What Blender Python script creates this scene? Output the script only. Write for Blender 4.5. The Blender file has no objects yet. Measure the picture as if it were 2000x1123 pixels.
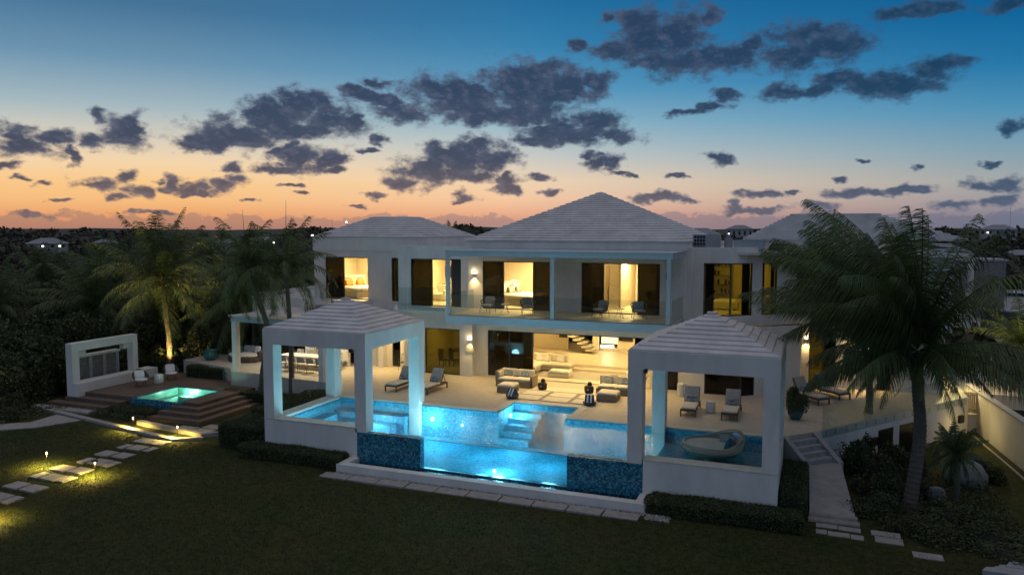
import bpy, math, random
import numpy as np
from mathutils import Vector, Matrix
R = math.radians
scene = bpy.context.scene
COL = scene.collection

# ------------------------------------------------------------------ camera, world, light, exposure
cam_d = bpy.data.cameras.new('camera'); cam = bpy.data.objects.new('camera', cam_d); COL.objects.link(cam)
cam_d.sensor_width = 36.0; cam_d.lens = 27.0; cam_d.clip_start = 0.1; cam_d.clip_end = 6000
cam.location = (0, 0, 8.1); cam.rotation_euler = (R(90 - 4.43), 0, R(21.47))
scene.camera = cam
scene.view_settings.view_transform = 'Standard'; scene.view_settings.look = 'None'
scene.view_settings.exposure = 0.0; scene.view_settings.gamma = 1.0
cy = scene.cycles
cy.use_denoising = True
try:
    cy.denoiser = 'OPENIMAGEDENOISE'; cy.denoising_input_passes = 'RGB_ALBEDO_NORMAL'
except Exception: pass
cy.max_bounces = 7; cy.diffuse_bounces = 4; cy.glossy_bounces = 3; cy.transmission_bounces = 4
cy.transparent_max_bounces = 14; cy.caustics_reflective = False; cy.caustics_refractive = False
cy.sample_clamp_indirect = 4.0; cy.sample_clamp_direct = 0
cy.use_light_tree = True

# azimuth, elevation, half width, half height of every cloud lump, in degrees of sky
CLOUDS = [(-54.17,5.79,1.3,0.68),(-53.66,5.1,1.93,0.94),(-51.85,5.68,1.37,0.45),(-51.27,4.75,0.46,0.84),(-54.39,3.81,1.08,0.25),(-49.21,7.13,0.71,0.49),(-48.06,6.15,1.53,0.99),(-49.56,5.55,1.07,0.52),(-47.19,6.59,0.68,0.93),(-36.54,8.64,1.84,1.18),(-38.3,7.53,2.8,1.39),(-40.71,6.49,3.43,1.04),(-43.04,5.95,1.85,0.75),(-34.79,7.65,2.52,1.2),(-44.02,5.56,0.97,0.48),(-32.99,7.7,0.8,0.64),(-38.98,8.02,2.08,1.04),(-37.1,6.87,3.92,0.92),(-36.97,4.91,1.63,0.86),(-38.38,4.24,1.61,0.36),(-34.84,4.89,1.51,0.79),(-34.31,4.24,1.08,0.36),(-41.27,4.24,0.88,0.39),(-37.65,5.61,0.84,0.5),(-49.52,2.85,1.25,0.46),(-48.0,3.49,0.55,0.47),(-48.5,2.21,0.79,0.27),(-46.96,2.51,1.0,0.48),(-45.22,2.96,1.02,0.62),(-43.63,2.64,1.25,0.45),(-41.81,2.96,1.35,0.42),(-40.79,3.33,0.75,0.42),(-46.32,3.2,0.56,0.2),(-43.64,2.29,0.85,0.21),(-51.78,1.72,0.74,0.13),(-53.43,0.95,1.22,0.22),(-46.7,0.94,1.26,0.21),(-37.36,3.07,0.92,0.18),(-36.67,2.32,0.43,0.18),(-40.49,1.91,0.34,0.14),(-52.94,2.85,0.5,0.19),(-53.88,3.2,0.54,0.13),(-31.88,9.33,1.83,0.42),(-30.96,10.25,1.1,0.42),(-32.96,9.65,0.87,0.35),(-29.7,8.14,2.15,0.86),(-25.22,9.47,4.13,1.57),(-20.34,10.02,4.12,1.78),(-17.72,10.18,2.61,1.56),(-22.22,8.4,6.01,1.01),(-27.09,9.8,1.64,0.92),(-15.3,10.33,1.18,1.13),(-19.97,11.27,2.24,0.92),(-30.43,8.84,1.1,0.71),(-16.58,6.84,4.09,0.73),(-15.46,7.63,2.08,0.87),(-19.58,6.39,2.07,0.44),(-13.97,6.7,1.48,0.58),(-18.08,7.3,1.5,0.44),(-27.88,4.32,2.63,1.04),(-25.25,5.08,3.02,1.26),(-24.11,6.02,1.51,0.88),(-22.98,5.09,1.89,0.96),(-29.38,3.27,1.64,0.67),(-26.75,5.44,1.88,0.81),(-24.69,3.78,2.27,0.6),(-31.19,6.3,0.96,0.36),(-31.75,5.64,0.88,0.18),(-22.04,3.42,1.44,0.45),(-21.47,2.78,1.14,0.38),(-24.88,2.36,1.06,0.38),(-31.8,2.14,0.74,0.26),(-32.72,1.5,0.51,0.11),(-25.26,2.02,0.45,0.15),(-15.06,4.77,1.34,0.52),(-14.32,4.84,0.89,0.74),(-15.82,5.26,0.75,0.37),(-13.57,4.05,0.82,0.18),(-18.44,2.55,0.76,0.34),(-19.2,3.79,0.83,0.3),(-22.04,2.78,1.29,0.3),(-11.48,13.18,2.87,1.69),(-9.33,13.76,2.12,1.47),(-7.58,14.67,0.98,0.99),(-12.59,14.58,1.81,0.87),(-8.58,11.69,3.51,1.23),(-5.78,11.88,3.07,1.14),(-10.73,11.78,2.51,0.69),(-16.62,12.81,0.96,0.42),(-14.05,14.63,0.51,0.41),(-14.03,12.58,1.83,0.62),(-1.41,12.92,1.95,1.1),(0.56,12.11,2.21,1.49),(-2.03,11.65,2.94,1.12),(1.19,12.37,1.57,1.28),(-4.41,12.47,1.36,0.67),(4.4,9.36,3.25,0.9),(7.03,10.09,1.6,0.88),(2.86,9.32,1.84,0.85),(-0.32,9.36,2.06,0.54),(1.28,9.76,1.89,0.66),(-2.64,9.26,1.47,0.54),(7.89,10.17,0.85,0.56),(-8.52,8.12,1.42,0.35),(-7.28,8.5,1.2,0.35),(-6.06,9.15,1.11,0.42),(-6.68,4.93,0.99,0.4),(-6.26,5.17,0.56,0.29),(-9.52,3.78,0.72,0.18),(1.47,3.32,0.58,0.28),(3.02,4.71,0.62,0.14),(-3.83,2.29,1.5,0.32),(-1.79,2.47,0.54,0.18),(-4.84,1.22,1.52,0.25),(-10.59,2.25,2.32,0.33),(-12.06,2.15,1.11,0.45),(-8.77,2.16,1.08,0.26),(-5.55,1.48,0.7,0.36),(1.98,2.34,1.58,0.35),(3.4,2.42,1.05,0.31),(5.85,2.47,1.48,0.33),(0.23,1.46,1.43,0.32),(-3.12,1.24,1.56,0.22),(10.42,2.68,1.61,0.45),(11.08,3.04,0.91,0.44),(10.73,1.62,0.92,0.45),(8.23,1.4,1.3,0.3),(11.35,6.21,0.69,0.5),(10.22,4.09,0.92,0.16),(6.09,3.86,0.59,0.23),(6.02,13.76,2.58,0.43),(10.5,13.53,1.58,0.41),(-21.85,3.79,0.53,0.3),(-12.82,3.93,0.37,0.15),(-9.59,8.05,0.65,0.36)]


world = bpy.data.worlds.new("World"); scene.world = world; world.use_nodes = True

def srgb(r, g, b):
    f = lambda c: (c / 255) / 12.92 if c / 255 <= 0.04045 else ((c / 255 + 0.055) / 1.055) ** 2.4
    return (f(r), f(g), f(b), 1.0)

def build_sky():
    nt = world.node_tree; N = nt.nodes; Lk = nt.links; N.clear()
    def n(t, **k):
        x = N.new(t)
        for a, b in k.items(): setattr(x, a, b)
        return x
    def m(op, a, b=None, c=None, clamp=False):
        x = n('ShaderNodeMath', operation=op, use_clamp=clamp)
        for i, v in enumerate((a, b, c)):
            if v is None: continue
            if isinstance(v, (int, float)): x.inputs[i].default_value = v
            else: Lk.new(v, x.inputs[i])
        return x.outputs[0]
    geo = n('ShaderNodeNewGeometry')          # Incoming on the world = direction towards the eye
    tc = n('ShaderNodeTexCoord')
    sep = n('ShaderNodeSeparateXYZ'); Lk.new(tc.outputs['Generated'], sep.inputs[0])
    X, Y, Z = sep.outputs
    el = m('MULTIPLY', m('ARCSINE', Z), 180 / math.pi)
    az = m('MULTIPLY', m('ARCTAN2', X, Y), 180 / math.pi)
    def ramp(stops, fac):
        r = n('ShaderNodeValToRGB'); e = r.color_ramp.elements
        while len(e) > 1: e.remove(e[0])
        for i, (p, c) in enumerate(stops):
            q = e[0] if i == 0 else e.new(p)
            q.position = p; q.color = srgb(*c)
        Lk.new(fac, r.inputs[0]); return r.outputs[0]
    # elevation -> 0..1 over 0..90 degrees, compressed near the horizon
    t = m('POWER', m('DIVIDE', m('MAXIMUM', el, 0.0), 90.0), 0.5)
    P = lambda e: (max(e, 0) / 90.0) ** 0.5
    left = ramp([(P(0), (196, 128, 100)), (P(.5), (220, 150, 108)), (P(1.1), (238, 170, 114)), (P(1.9), (247, 190, 128)), (P(3.1), (250, 202, 140)), (P(4.4), (245, 214, 172)),
                 (P(6.0), (215, 207, 190)), (P(8.0), (164, 184, 192)), (P(11), (108, 148, 176)), (P(14.5), (68, 114, 150)), (P(22), (66, 100, 140)), (P(45), (168, 160, 164)), (P(90), (172, 164, 168))], t)
    mid = ramp([(P(0), (198, 140, 124)), (P(.6), (218, 158, 134)), (P(1.3), (238, 182, 148)), (P(2.2), (245, 202, 166)), (P(3.5), (240, 212, 180)), (P(5.2), (202, 203, 198)),
                (P(7.5), (148, 184, 200)), (P(10), (92, 156, 192)), (P(13), (54, 130, 176)), (P(16.5), (32, 108, 158)), (P(24), (60, 102, 146)), (P(45), (164, 160, 168)), (P(90), (172, 164, 168))], t)
    right = ramp([(P(0), (112, 112, 132)), (P(.7), (122, 122, 140)), (P(1.6), (152, 148, 154)), (P(3), (160, 166, 168)), (P(5), (122, 158, 176)), (P(7.5), (72, 142, 180)),
                  (P(10), (34, 118, 168)), (P(13), (12, 98, 152)), (P(17), (6, 82, 134)), (P(24), (50, 92, 136)), (P(45), (160, 158, 168)), (P(90), (172, 164, 168))], t)
    # azimuth blend: how far round from the afterglow
    d = m('ABSOLUTE', m('ADD', az, 52.0))
    f1 = m('SMOOTH_MIN', m('DIVIDE', m('MAXIMUM', m('SUBTRACT', d, 8.0), 0.0), 26.0), 1.0, 0.2)
    f2 = m('SMOOTH_MIN', m('DIVIDE', m('MAXIMUM', m('SUBTRACT', d, 30.0), 0.0), 34.0), 1.0, 0.2)
    def mix(a, b, f):
        x = n('ShaderNodeMix', data_type='RGBA'); Lk.new(f, x.inputs[0]) if not isinstance(f, float) else setattr(x.inputs[0], 'default_value', f)
        for s, v in ((6, a), (7, b)):
            if isinstance(v, tuple): x.inputs[s].default_value = v
            else: Lk.new(v, x.inputs[s])
        return x.outputs[2]
    sky = mix(mix(left, mid, f1), right, f2)
    # --- clouds: lumps on the dome, edges broken up by noise
    comb = n('ShaderNodeCombineXYZ'); Lk.new(az, comb.inputs[0]); Lk.new(el, comb.inputs[1])
    def noise(vec, scale, detail, rough, sy=1.0, off=0.0):
        mp = n('ShaderNodeMapping'); mp.inputs['Scale'].default_value = (1, sy, 1); mp.inputs['Location'].default_value = (off, off * .7, off)
        Lk.new(vec, mp.inputs[0])
        x = n('ShaderNodeTexNoise'); x.inputs['Scale'].default_value = scale; x.inputs['Detail'].default_value = detail; x.inputs['Roughness'].default_value = rough
        Lk.new(mp.outputs[0], x.inputs['Vector']); return x
    w = noise(comb.outputs[0], 0.42, 3.0, 0.6, 1.5)
    sub = n('ShaderNodeVectorMath', operation='SUBTRACT'); Lk.new(w.outputs['Color'], sub.inputs[0]); sub.inputs[1].default_value = (.5, .5, .5)
    mul = n('ShaderNodeVectorMath', operation='MULTIPLY'); Lk.new(sub.outputs[0], mul.inputs[0]); mul.inputs[1].default_value = (3.2, 1.7, 0)
    wv = n('ShaderNodeVectorMath', operation='ADD'); Lk.new(comb.outputs[0], wv.inputs[0]); Lk.new(mul.outputs[0], wv.inputs[1])
    cur = None; curt = None
    for (a, e, ra, re) in CLOUDS:
        ra *= 1.12; re *= 1.12
        ma = n('ShaderNodeVectorMath', operation='MULTIPLY_ADD'); Lk.new(wv.outputs[0], ma.inputs[0])
        ma.inputs[1].default_value = (1 / ra, 1 / re, 0); ma.inputs[2].default_value = (-a / ra, -e / re, 0)
        ln = n('ShaderNodeVectorMath', operation='LENGTH'); Lk.new(ma.outputs[0], ln.inputs[0])
        v = m('MULTIPLY_ADD', ln.outputs['Value'], 1.0, 0.55 * (0.9 if re > 1 else .45) / 1.0 * 0.0) if False else ln.outputs['Value']
        cur = v if cur is None else m('MINIMUM', cur, v)
    fb = noise(comb.outputs[0], 0.8, 10.0, 0.60, 1.5, 3.1).outputs['Fac']
    shv = n('ShaderNodeVectorMath', operation='ADD'); Lk.new(comb.outputs[0], shv.inputs[0]); shv.inputs[1].default_value = (-0.35, -0.30, 0)
    fbs = noise(shv.outputs[0], 0.8, 6.0, 0.55, 1.5, 3.1).outputs['Fac']
    fb2 = noise(comb.outputs[0], 0.36, 4.0, 0.55, 1.8, 9.1).outputs['Fac']
    dens = m('ADD', m('SUBTRACT', 1.20, cur), m('MULTIPLY', m('SUBTRACT', fb, 0.5), 1.9))
    dn = n('ShaderNodeMapRange', interpolation_type='SMOOTHSTEP'); dn.inputs['From Min'].default_value = -0.02; dn.inputs['From Max'].default_value = 0.72
    Lk.new(dens, dn.inputs['Value'])
    # low bank of far cloud along the horizon
    hb = noise(comb.outputs[0], 0.55, 6.0, 0.6, 1.6, 20.0).outputs['Fac']
    top = m('MULTIPLY_ADD', hb, 3.0, -0.55)
    bank = n('ShaderNodeMapRange', interpolation_type='SMOOTHSTEP'); bank.inputs['From Min'].default_value = 0.0; bank.inputs['From Max'].default_value = 0.22
    Lk.new(m('SUBTRACT', top, el), bank.inputs['Value'])
    bcol = mix(mix(srgb(160, 124, 112), srgb(148, 130, 134), f1), srgb(98, 110, 132), f2)
    sky2 = mix(sky, bcol, m('MULTIPLY', bank.outputs[0], 0.58))
    # cloud body colour
    elf = m('DIVIDE', el, 12.0, clamp=True)
    low = mix(srgb(124, 104, 102), srgb(96, 108, 130), f2)
    high = mix(srgb(50, 64, 90), srgb(24, 60, 90), f2)
    elb = m('POWER', m('DIVIDE', el, 5.0, clamp=True), 0.8)
    body = mix(low, high, elb)
    rim = mix(mix(mix(srgb(158, 134, 126), srgb(140, 130, 140), f1), srgb(96, 112, 138), f2), mix(srgb(96, 100, 122), srgb(58, 88, 120), f2), elb)
    # noisy fluff lighter in patches and at the thin edge
    thick = n('ShaderNodeMapRange', interpolation_type='SMOOTHSTEP'); thick.inputs['From Min'].default_value = 0.05; thick.inputs['From Max'].default_value = 0.95
    Lk.new(m('ADD', dens, m('MULTIPLY', m('SUBTRACT', fb2, 0.5), 1.6)), thick.inputs['Value'])
    ccol = mix(mix(body, rim, 0.62), body, thick.outputs[0])
    puff = m('MULTIPLY', m('SUBTRACT', fb, fbs), 3.2, clamp=True)
    ccol = mix(ccol, rim, m('MULTIPLY', puff, 0.75))
    final = mix(sky2, ccol, m('MULTIPLY', dn.outputs[0], 0.95))
    bg = n('ShaderNodeBackground'); Lk.new(final, bg.inputs[0]); bg.inputs[1].default_value = SKY_STRENGTH
    out = n('ShaderNodeOutputWorld'); Lk.new(bg.outputs[0], out.inputs[0])

SKY_STRENGTH = 1.0
build_sky()
# the last warm afterglow of a sun just under the horizon, far to the left of the view
sd = bpy.data.lights.new('sun', 'SUN'); sd.energy = 0.06; sd.angle = R(30); sd.color = (1.0, .62, .4)
so = bpy.data.objects.new('sun', sd); COL.objects.link(so); so.rotation_euler = (R(84), 0, R(52))

# ------------------------------------------------------------------ materials
MATS = {}
def newmat(name):
    m = bpy.data.materials.new(name); m.use_nodes = True; nt = m.node_tree; nt.nodes.clear()
    out = nt.nodes.new('ShaderNodeOutputMaterial'); return m, nt, out
def mk(name, col, rough=.6, var=.12, scale=6.0, bump=0.0, bscale=40.0, metal=0.0, island=0.0, col2=None, stretch=(1, 1, 1), spec=.5, trans=0.0):
    m, nt, out = newmat(name); N = nt.nodes; L = nt.links
    b = N.new('ShaderNodeBsdfPrincipled'); L.new(b.outputs[0], out.inputs[0])
    b.inputs['Roughness'].default_value = rough; b.inputs['Metallic'].default_value = metal
    b.inputs['Specular IOR Level'].default_value = spec
    g = N.new('ShaderNodeNewGeometry'); mp = N.new('ShaderNodeMapping'); mp.inputs['Scale'].default_value = stretch
    L.new(g.outputs['Position'], mp.inputs[0])
    nz = N.new('ShaderNodeTexNoise'); nz.inputs['Scale'].default_value = scale; nz.inputs['Detail'].default_value = 5; nz.inputs['Roughness'].default_value = .65
    L.new(mp.outputs[0], nz.inputs['Vector'])
    c1 = tuple(max(0, x * (1 - var)) for x in col) + (1,); c2 = (tuple(min(1, x * (1 + var)) for x in col) + (1,)) if col2 is None else tuple(col2) + (1,)
    r = N.new('ShaderNodeValToRGB'); r.color_ramp.elements[0].position = .32; r.color_ramp.elements[1].position = .68
    r.color_ramp.elements[0].color = c1; r.color_ramp.elements[1].color = c2
    L.new(nz.outputs['Fac'], r.inputs[0]); cout = r.outputs[0]
    if island:
        mr = N.new('ShaderNodeMapRange'); mr.inputs['To Min'].default_value = 1 - island; mr.inputs['To Max'].default_value = 1 + island
        L.new(g.outputs['Random Per Island'], mr.inputs['Value'])
        hs = N.new('ShaderNodeHueSaturation'); L.new(cout, hs.inputs['Color']); L.new(mr.outputs[0], hs.inputs['Value'])
        mr2 = N.new('ShaderNodeMapRange'); mr2.inputs['To Min'].default_value = .5 - .03 * (island > .3); mr2.inputs['To Max'].default_value = .5 + .02 * (island > .3)
        L.new(g.outputs['Random Per Island'], mr2.inputs['Value']); L.new(mr2.outputs[0], hs.inputs['Hue'])
        cout = hs.outputs[0]
    L.new(cout, b.inputs['Base Color'])
    if bump:
        nb = N.new('ShaderNodeTexNoise'); nb.inputs['Scale'].default_value = bscale; nb.inputs['Detail'].default_value = 3; L.new(mp.outputs[0], nb.inputs['Vector'])
        bp = N.new('ShaderNodeBump'); bp.inputs['Strength'].default_value = bump; bp.inputs['Distance'].default_value = .03; L.new(nb.outputs['Fac'], bp.inputs['Height']); L.new(bp.outputs[0], b.inputs['Normal'])
    if trans:
        tr = N.new('ShaderNodeBsdfTranslucent'); L.new(cout, tr.inputs[0]); mx = N.new('ShaderNodeMixShader'); mx.inputs[0].default_value = trans
        L.new(b.outputs[0], mx.inputs[1]); L.new(tr.outputs[0], mx.inputs[2]); L.new(mx.outputs[0], out.inputs[0])
    MATS[name] = m; return m
def emit(name, col, s):
    m, nt, out = newmat(name); e = nt.nodes.new('ShaderNodeEmission'); e.inputs[0].default_value = tuple(col) + (1,); e.inputs[1].default_value = s
    nt.links.new(e.outputs[0], out.inputs[0]); MATS[name] = m; return m
def bricky(name, c1, c2, mortar, scale, bw, rh, ms, rough=.6, bump=.3, rot=(0, 0, 0), noise=.0, offset=.5, coord='Position'):
    m, nt, out = newmat(name); N = nt.nodes; L = nt.links
    b = N.new('ShaderNodeBsdfPrincipled'); L.new(b.outputs[0], out.inputs[0]); b.inputs['Roughness'].default_value = rough
    g = N.new('ShaderNodeNewGeometry'); mp = N.new('ShaderNodeMapping'); mp.inputs['Rotation'].default_value = rot; L.new(g.outputs['Position'], mp.inputs[0])
    t = N.new('ShaderNodeTexBrick'); t.inputs['Color1'].default_value = tuple(c1) + (1,); t.inputs['Color2'].default_value = tuple(c2) + (1,); t.inputs['Mortar'].default_value = tuple(mortar) + (1,)
    t.inputs['Scale'].default_value = scale; t.inputs['Brick Width'].default_value = bw; t.inputs['Row Height'].default_value = rh; t.inputs['Mortar Size'].default_value = ms; t.offset = offset
    L.new(mp.outputs[0], t.inputs['Vector'])
    nz = N.new('ShaderNodeTexNoise'); nz.inputs['Scale'].default_value = 3.0; nz.inputs['Detail'].default_value = 8; nz.inputs['Roughness'].default_value = .7; L.new(g.outputs['Position'], nz.inputs['Vector'])
    mr = N.new('ShaderNodeMapRange'); mr.inputs['From Min'].default_value = .3; mr.inputs['From Max'].default_value = .7; mr.inputs['To Min'].default_value = 1 - noise; mr.inputs['To Max'].default_value = 1 + noise; L.new(nz.outputs['Fac'], mr.inputs['Value'])
    hs = N.new('ShaderNodeHueSaturation'); L.new(t.outputs['Color'], hs.inputs['Color']); L.new(mr.outputs[0], hs.inputs['Value']); L.new(hs.outputs[0], b.inputs['Base Color'])
    bp = N.new('ShaderNodeBump'); bp.inputs['Strength'].default_value = bump; bp.inputs['Distance'].default_value = .01; bp.invert = True; L.new(t.outputs['Fac'], bp.inputs['Height']); L.new(bp.outputs[0], b.inputs['Normal'])
    MATS[name] = m; return m
def mosaic(name, cols, scale=22.0, rough=.25):
    m, nt, out = newmat(name); N = nt.nodes; L = nt.links
    b = N.new('ShaderNodeBsdfPrincipled'); L.new(b.outputs[0], out.inputs[0]); b.inputs['Roughness'].default_value = rough
    g = N.new('ShaderNodeNewGeometry')
    v = N.new('ShaderNodeTexVoronoi'); v.distance = 'CHEBYCHEV'; v.inputs['Randomness'].default_value = .25; v.inputs['Scale'].default_value = scale; L.new(g.outputs['Position'], v.inputs['Vector'])
    s = N.new('ShaderNodeSeparateColor'); L.new(v.outputs['Color'], s.inputs[0])
    r = N.new('ShaderNodeValToRGB'); r.color_ramp.interpolation = 'CONSTANT'; e = r.color_ramp.elements
    while len(e) > 1: e.remove(e[0])
    for i, c in enumerate(cols):
        q = e[0] if i == 0 else e.new(i / len(cols)); q.position = i / len(cols); q.color = tuple(c) + (1,)
    L.new(s.outputs[0], r.inputs[0]); L.new(r.outputs[0], b.inputs['Base Color']); MATS[name] = m; return m
def glass(name, tint, reflect=1.0, rough=0.0):
    m, nt, out = newmat(name); N = nt.nodes; L = nt.links
    fr = N.new('ShaderNodeFresnel'); gg = N.new('ShaderNodeNewGeometry'); mr = N.new('ShaderNodeMapRange'); mr.inputs['To Min'].default_value = 1.5; mr.inputs['To Max'].default_value = 1 / 1.5
    L.new(gg.outputs['Backfacing'], mr.inputs['Value']); L.new(mr.outputs[0], fr.inputs['IOR'])
    tr = N.new('ShaderNodeBsdfTransparent'); tr.inputs[0].default_value = tuple(tint) + (1,)
    gl = N.new('ShaderNodeBsdfGlossy'); gl.inputs['Roughness'].default_value = rough
    mm = N.new('ShaderNodeMath'); mm.operation = 'MULTIPLY'; mm.use_clamp = True; L.new(fr.outputs[0], mm.inputs[0]); mm.inputs[1].default_value = reflect
    mx = N.new('ShaderNodeMixShader'); L.new(mm.outputs[0], mx.inputs[0]); L.new(tr.outputs[0], mx.inputs[1]); L.new(gl.outputs[0], mx.inputs[2]); L.new(mx.outputs[0], out.inputs[0])
    MATS[name] = m; return m
def water(name, tint, bump=.25, scale=3.2):
    m, nt, out = newmat(name); N = nt.nodes; L = nt.links
    g = N.new('ShaderNodeNewGeometry')
    mp = N.new('ShaderNodeMapping'); mp.inputs['Scale'].default_value = (.8, 1.5, 1); L.new(g.outputs['Position'], mp.inputs[0])
    n1 = N.new('ShaderNodeTexNoise'); n1.inputs['Scale'].default_value = scale; n1.inputs['Detail'].default_value = 5; n1.inputs['Roughness'].default_value = .6; n1.inputs['Distortion'].default_value = .6; L.new(mp.outputs[0], n1.inputs['Vector'])
    bp = N.new('ShaderNodeBump'); bp.inputs['Strength'].default_value = bump; bp.inputs['Distance'].default_value = .1; L.new(n1.outputs['Fac'], bp.inputs['Height'])
    fr = N.new('ShaderNodeFresnel'); fr.inputs['IOR'].default_value = 1.38; L.new(bp.outputs[0], fr.inputs['Normal'])
    tr = N.new('ShaderNodeBsdfTransparent'); tr.inputs[0].default_value = tuple(tint) + (1,)
    gl = N.new('ShaderNodeBsdfGlossy'); gl.inputs['Roughness'].default_value = .03; L.new(bp.outputs[0], gl.inputs['Normal'])
    mx = N.new('ShaderNodeMixShader'); L.new(fr.outputs[0], mx.inputs[0]); L.new(tr.outputs[0], mx.inputs[1]); L.new(gl.outputs[0], mx.inputs[2]); L.new(mx.outputs[0], out.inputs[0])
    MATS[name] = m; return m

mk('stucco', (.70, .67, .62), .88, .10, .8, .35, 90, stretch=(1, 1, .35), col2=(.79, .765, .715))
mk('roofwhite', (.57, .56, .54), .85, .14, 1.1, .35, 60, col2=(.66, .65, .63))
mk('trimblue', (.43, .47, .475), .6, .04, 3)
mk('inside', (.72, .65, .50), .8, .03, 2)
mk('insidefloor', (.58, .52, .42), .35, .06, 2)
mk('joinery', (.52, .47, .38), .5, .08, 4, stretch=(1, 1, 6))
mk('darkframe', (.018, .018, .018), .35, .2, 8)
mk('bronze', (.035, .028, .02), .4, .2, 8)
mk('screenblack', (.01, .01, .012), .15, .1, 4)
bricky('deckstone', (.50, .45, .375), (.47, .42, .345), (.40, .35, .28), 1.0, 1.2, .6, .006, .55, .15, noise=.12)
mk('slab', (.60, .56, .48), .7, .1, 3, .2, 60)
mk('concrete', (.36, .35, .335), .8, .15, 3, .35, 60)
mk('limestone', (.31, .295, .27), .8, .2, 4, .4, 40)
mk('gravel', (.30, .28, .25), .9, .5, 28, 1.0, 50)
mk('pebble', (.38, .36, .33), .8, .3, 8, .3, 40, island=.35)
mk('bark', (.13, .11, .085), .9, .35, 9, .8, 30, stretch=(1, 1, 4))
mk('palmleaf', (.092, .130, .040), .5, .35, 1.5, island=.4, trans=.25)
mk('palmleaf_dry', (.16, .10, .03), .6, .3, 2, island=.3, trans=.2)
mk('leaf', (.058, .078, .026), .55, .4, 1.6, island=.45, trans=.2)
mk('leaf_warm', (.085, .09, .026), .55, .4, 1.6, island=.45, trans=.2)
mk('leaf_hedge', (.060, .078, .026), .6, .35, 2.0, island=.4, trans=.15)
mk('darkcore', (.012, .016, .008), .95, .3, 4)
mk('scrubleaf', (.068, .060, .036), .8, .5, .05, island=.45)  # brown tint carries the haze and sunset glow over the far scrub
mk('wood', (.125, .085, .058), .65, .3, 5, .3, 30, stretch=(1.0, 9, 1))
mk('teak', (.12, .07, .04), .5, .25, 6, stretch=(1, 1, 1))
mk('wicker', (.26, .215, .15), .7, .35, 60, .8, 90)
mk('wickerdark', (.07, .06, .05), .7, .35, 60, .8, 90)
mk('cushion', (.62, .58, .50), .9, .06, 5, .2, 80)
mk('cushion_grey', (.34, .33, .31), .9, .08, 5, .2, 80)
mk('cushion_white', (.68, .67, .65), .9, .05, 5, .2, 80)
mk('linen', (.72, .68, .60), .9, .05, 4, .5, 6)
mk('orange', (.80, .19, .05), .85, .08, 6, .2, 60)
mk('blush', (.62, .42, .30), .85, .08, 6, .2, 60)
mk('teal', (.02, .16, .20), .85, .15, 6, .2, 60)
mk('bluepattern', (.10, .16, .22), .85, .5, 14, col2=(.40, .45, .47))
mk('stripe_navy', (.02, .03, .08), .9, .1, 6)
mk('stripe_white', (.65, .66, .68), .9, .05, 6)
mk('glaze', (.03, .14, .15), .2, .3, 5)
mk('ceramic_white', (.62, .62, .58), .35, .08, 8)
mk('metaldark', (.03, .03, .03), .4, .2, 8, metal=.6)
mk('steel', (.45, .46, .47), .35, .1, 8, metal=.9)
mk('tan', (.50, .42, .28), .5, .1, 8)
mk('curtain', (.11, .11, .12), .9, .15, 3, stretch=(14, 14, .2))
mk('graypaint', (.30, .31, .32), .6, .1, 3)
mk('stonewall', (.20, .19, .175), .85, .3, 5, .6, 20)
mk('carpaint', (.40, .42, .45), .3, .05, 3)
mk('asphalt', (.055, .055, .055), .9, .3, 4, .4, 20)
mk('pottery', (.22, .235, .23), .7, .2, 9, .4, 30)
mosaic('tile_pool', [(.05, .30, .46), (.07, .38, .54), (.09, .44, .58), (.04, .24, .40), (.07, .40, .56), (.12, .49, .62), (.06, .34, .50)], 14, .6)
mk('rattan_pale', (.44, .38, .28), .75, .3, 60, .8, 90)
mosaic('tile_wall', [(.02, .11, .18), (.03, .17, .26), (.06, .27, .35), (.015, .08, .14), (.04, .20, .29), (.10, .33, .38), (.025, .14, .22)], 16)
mosaic('tile_spa', [(.22, .55, .45), (.18, .48, .40), (.28, .62, .50), (.20, .52, .44)], 20)
water('water_pool', (.74, .93, .98), .18, 4.6)
water('water_spa', (.88, .97, .95), .12, 5)
glass('glass_clear', (.93, .97, .95), 1.0)
glass('glass_rail', (.90, .95, .94), 1.2)
glass('glass_tank', (.60, .88, .97), .8)
glass('glass_dark', (.10, .10, .08), 1.0)
glass('glass_olive', (.50, .50, .26), .9)
emit('glow_warm', (1, .80, .45), 9.0)
emit('glow_panel', (1, .82, .46), 1.6)
emit('glow_lamp', (1, .86, .62), 3.2)
emit('glow_pool', (.75, .97, 1.0), 14.0)
emit('glow_spa', (.85, 1.0, .9), 14.0)
emit('glow_path', (1, .80, .35), 10.0)
emit('glow_far', (1, .93, .72), 9.0)
emit('glow_far_orange', (1, .55, .2), 6.0)

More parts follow.
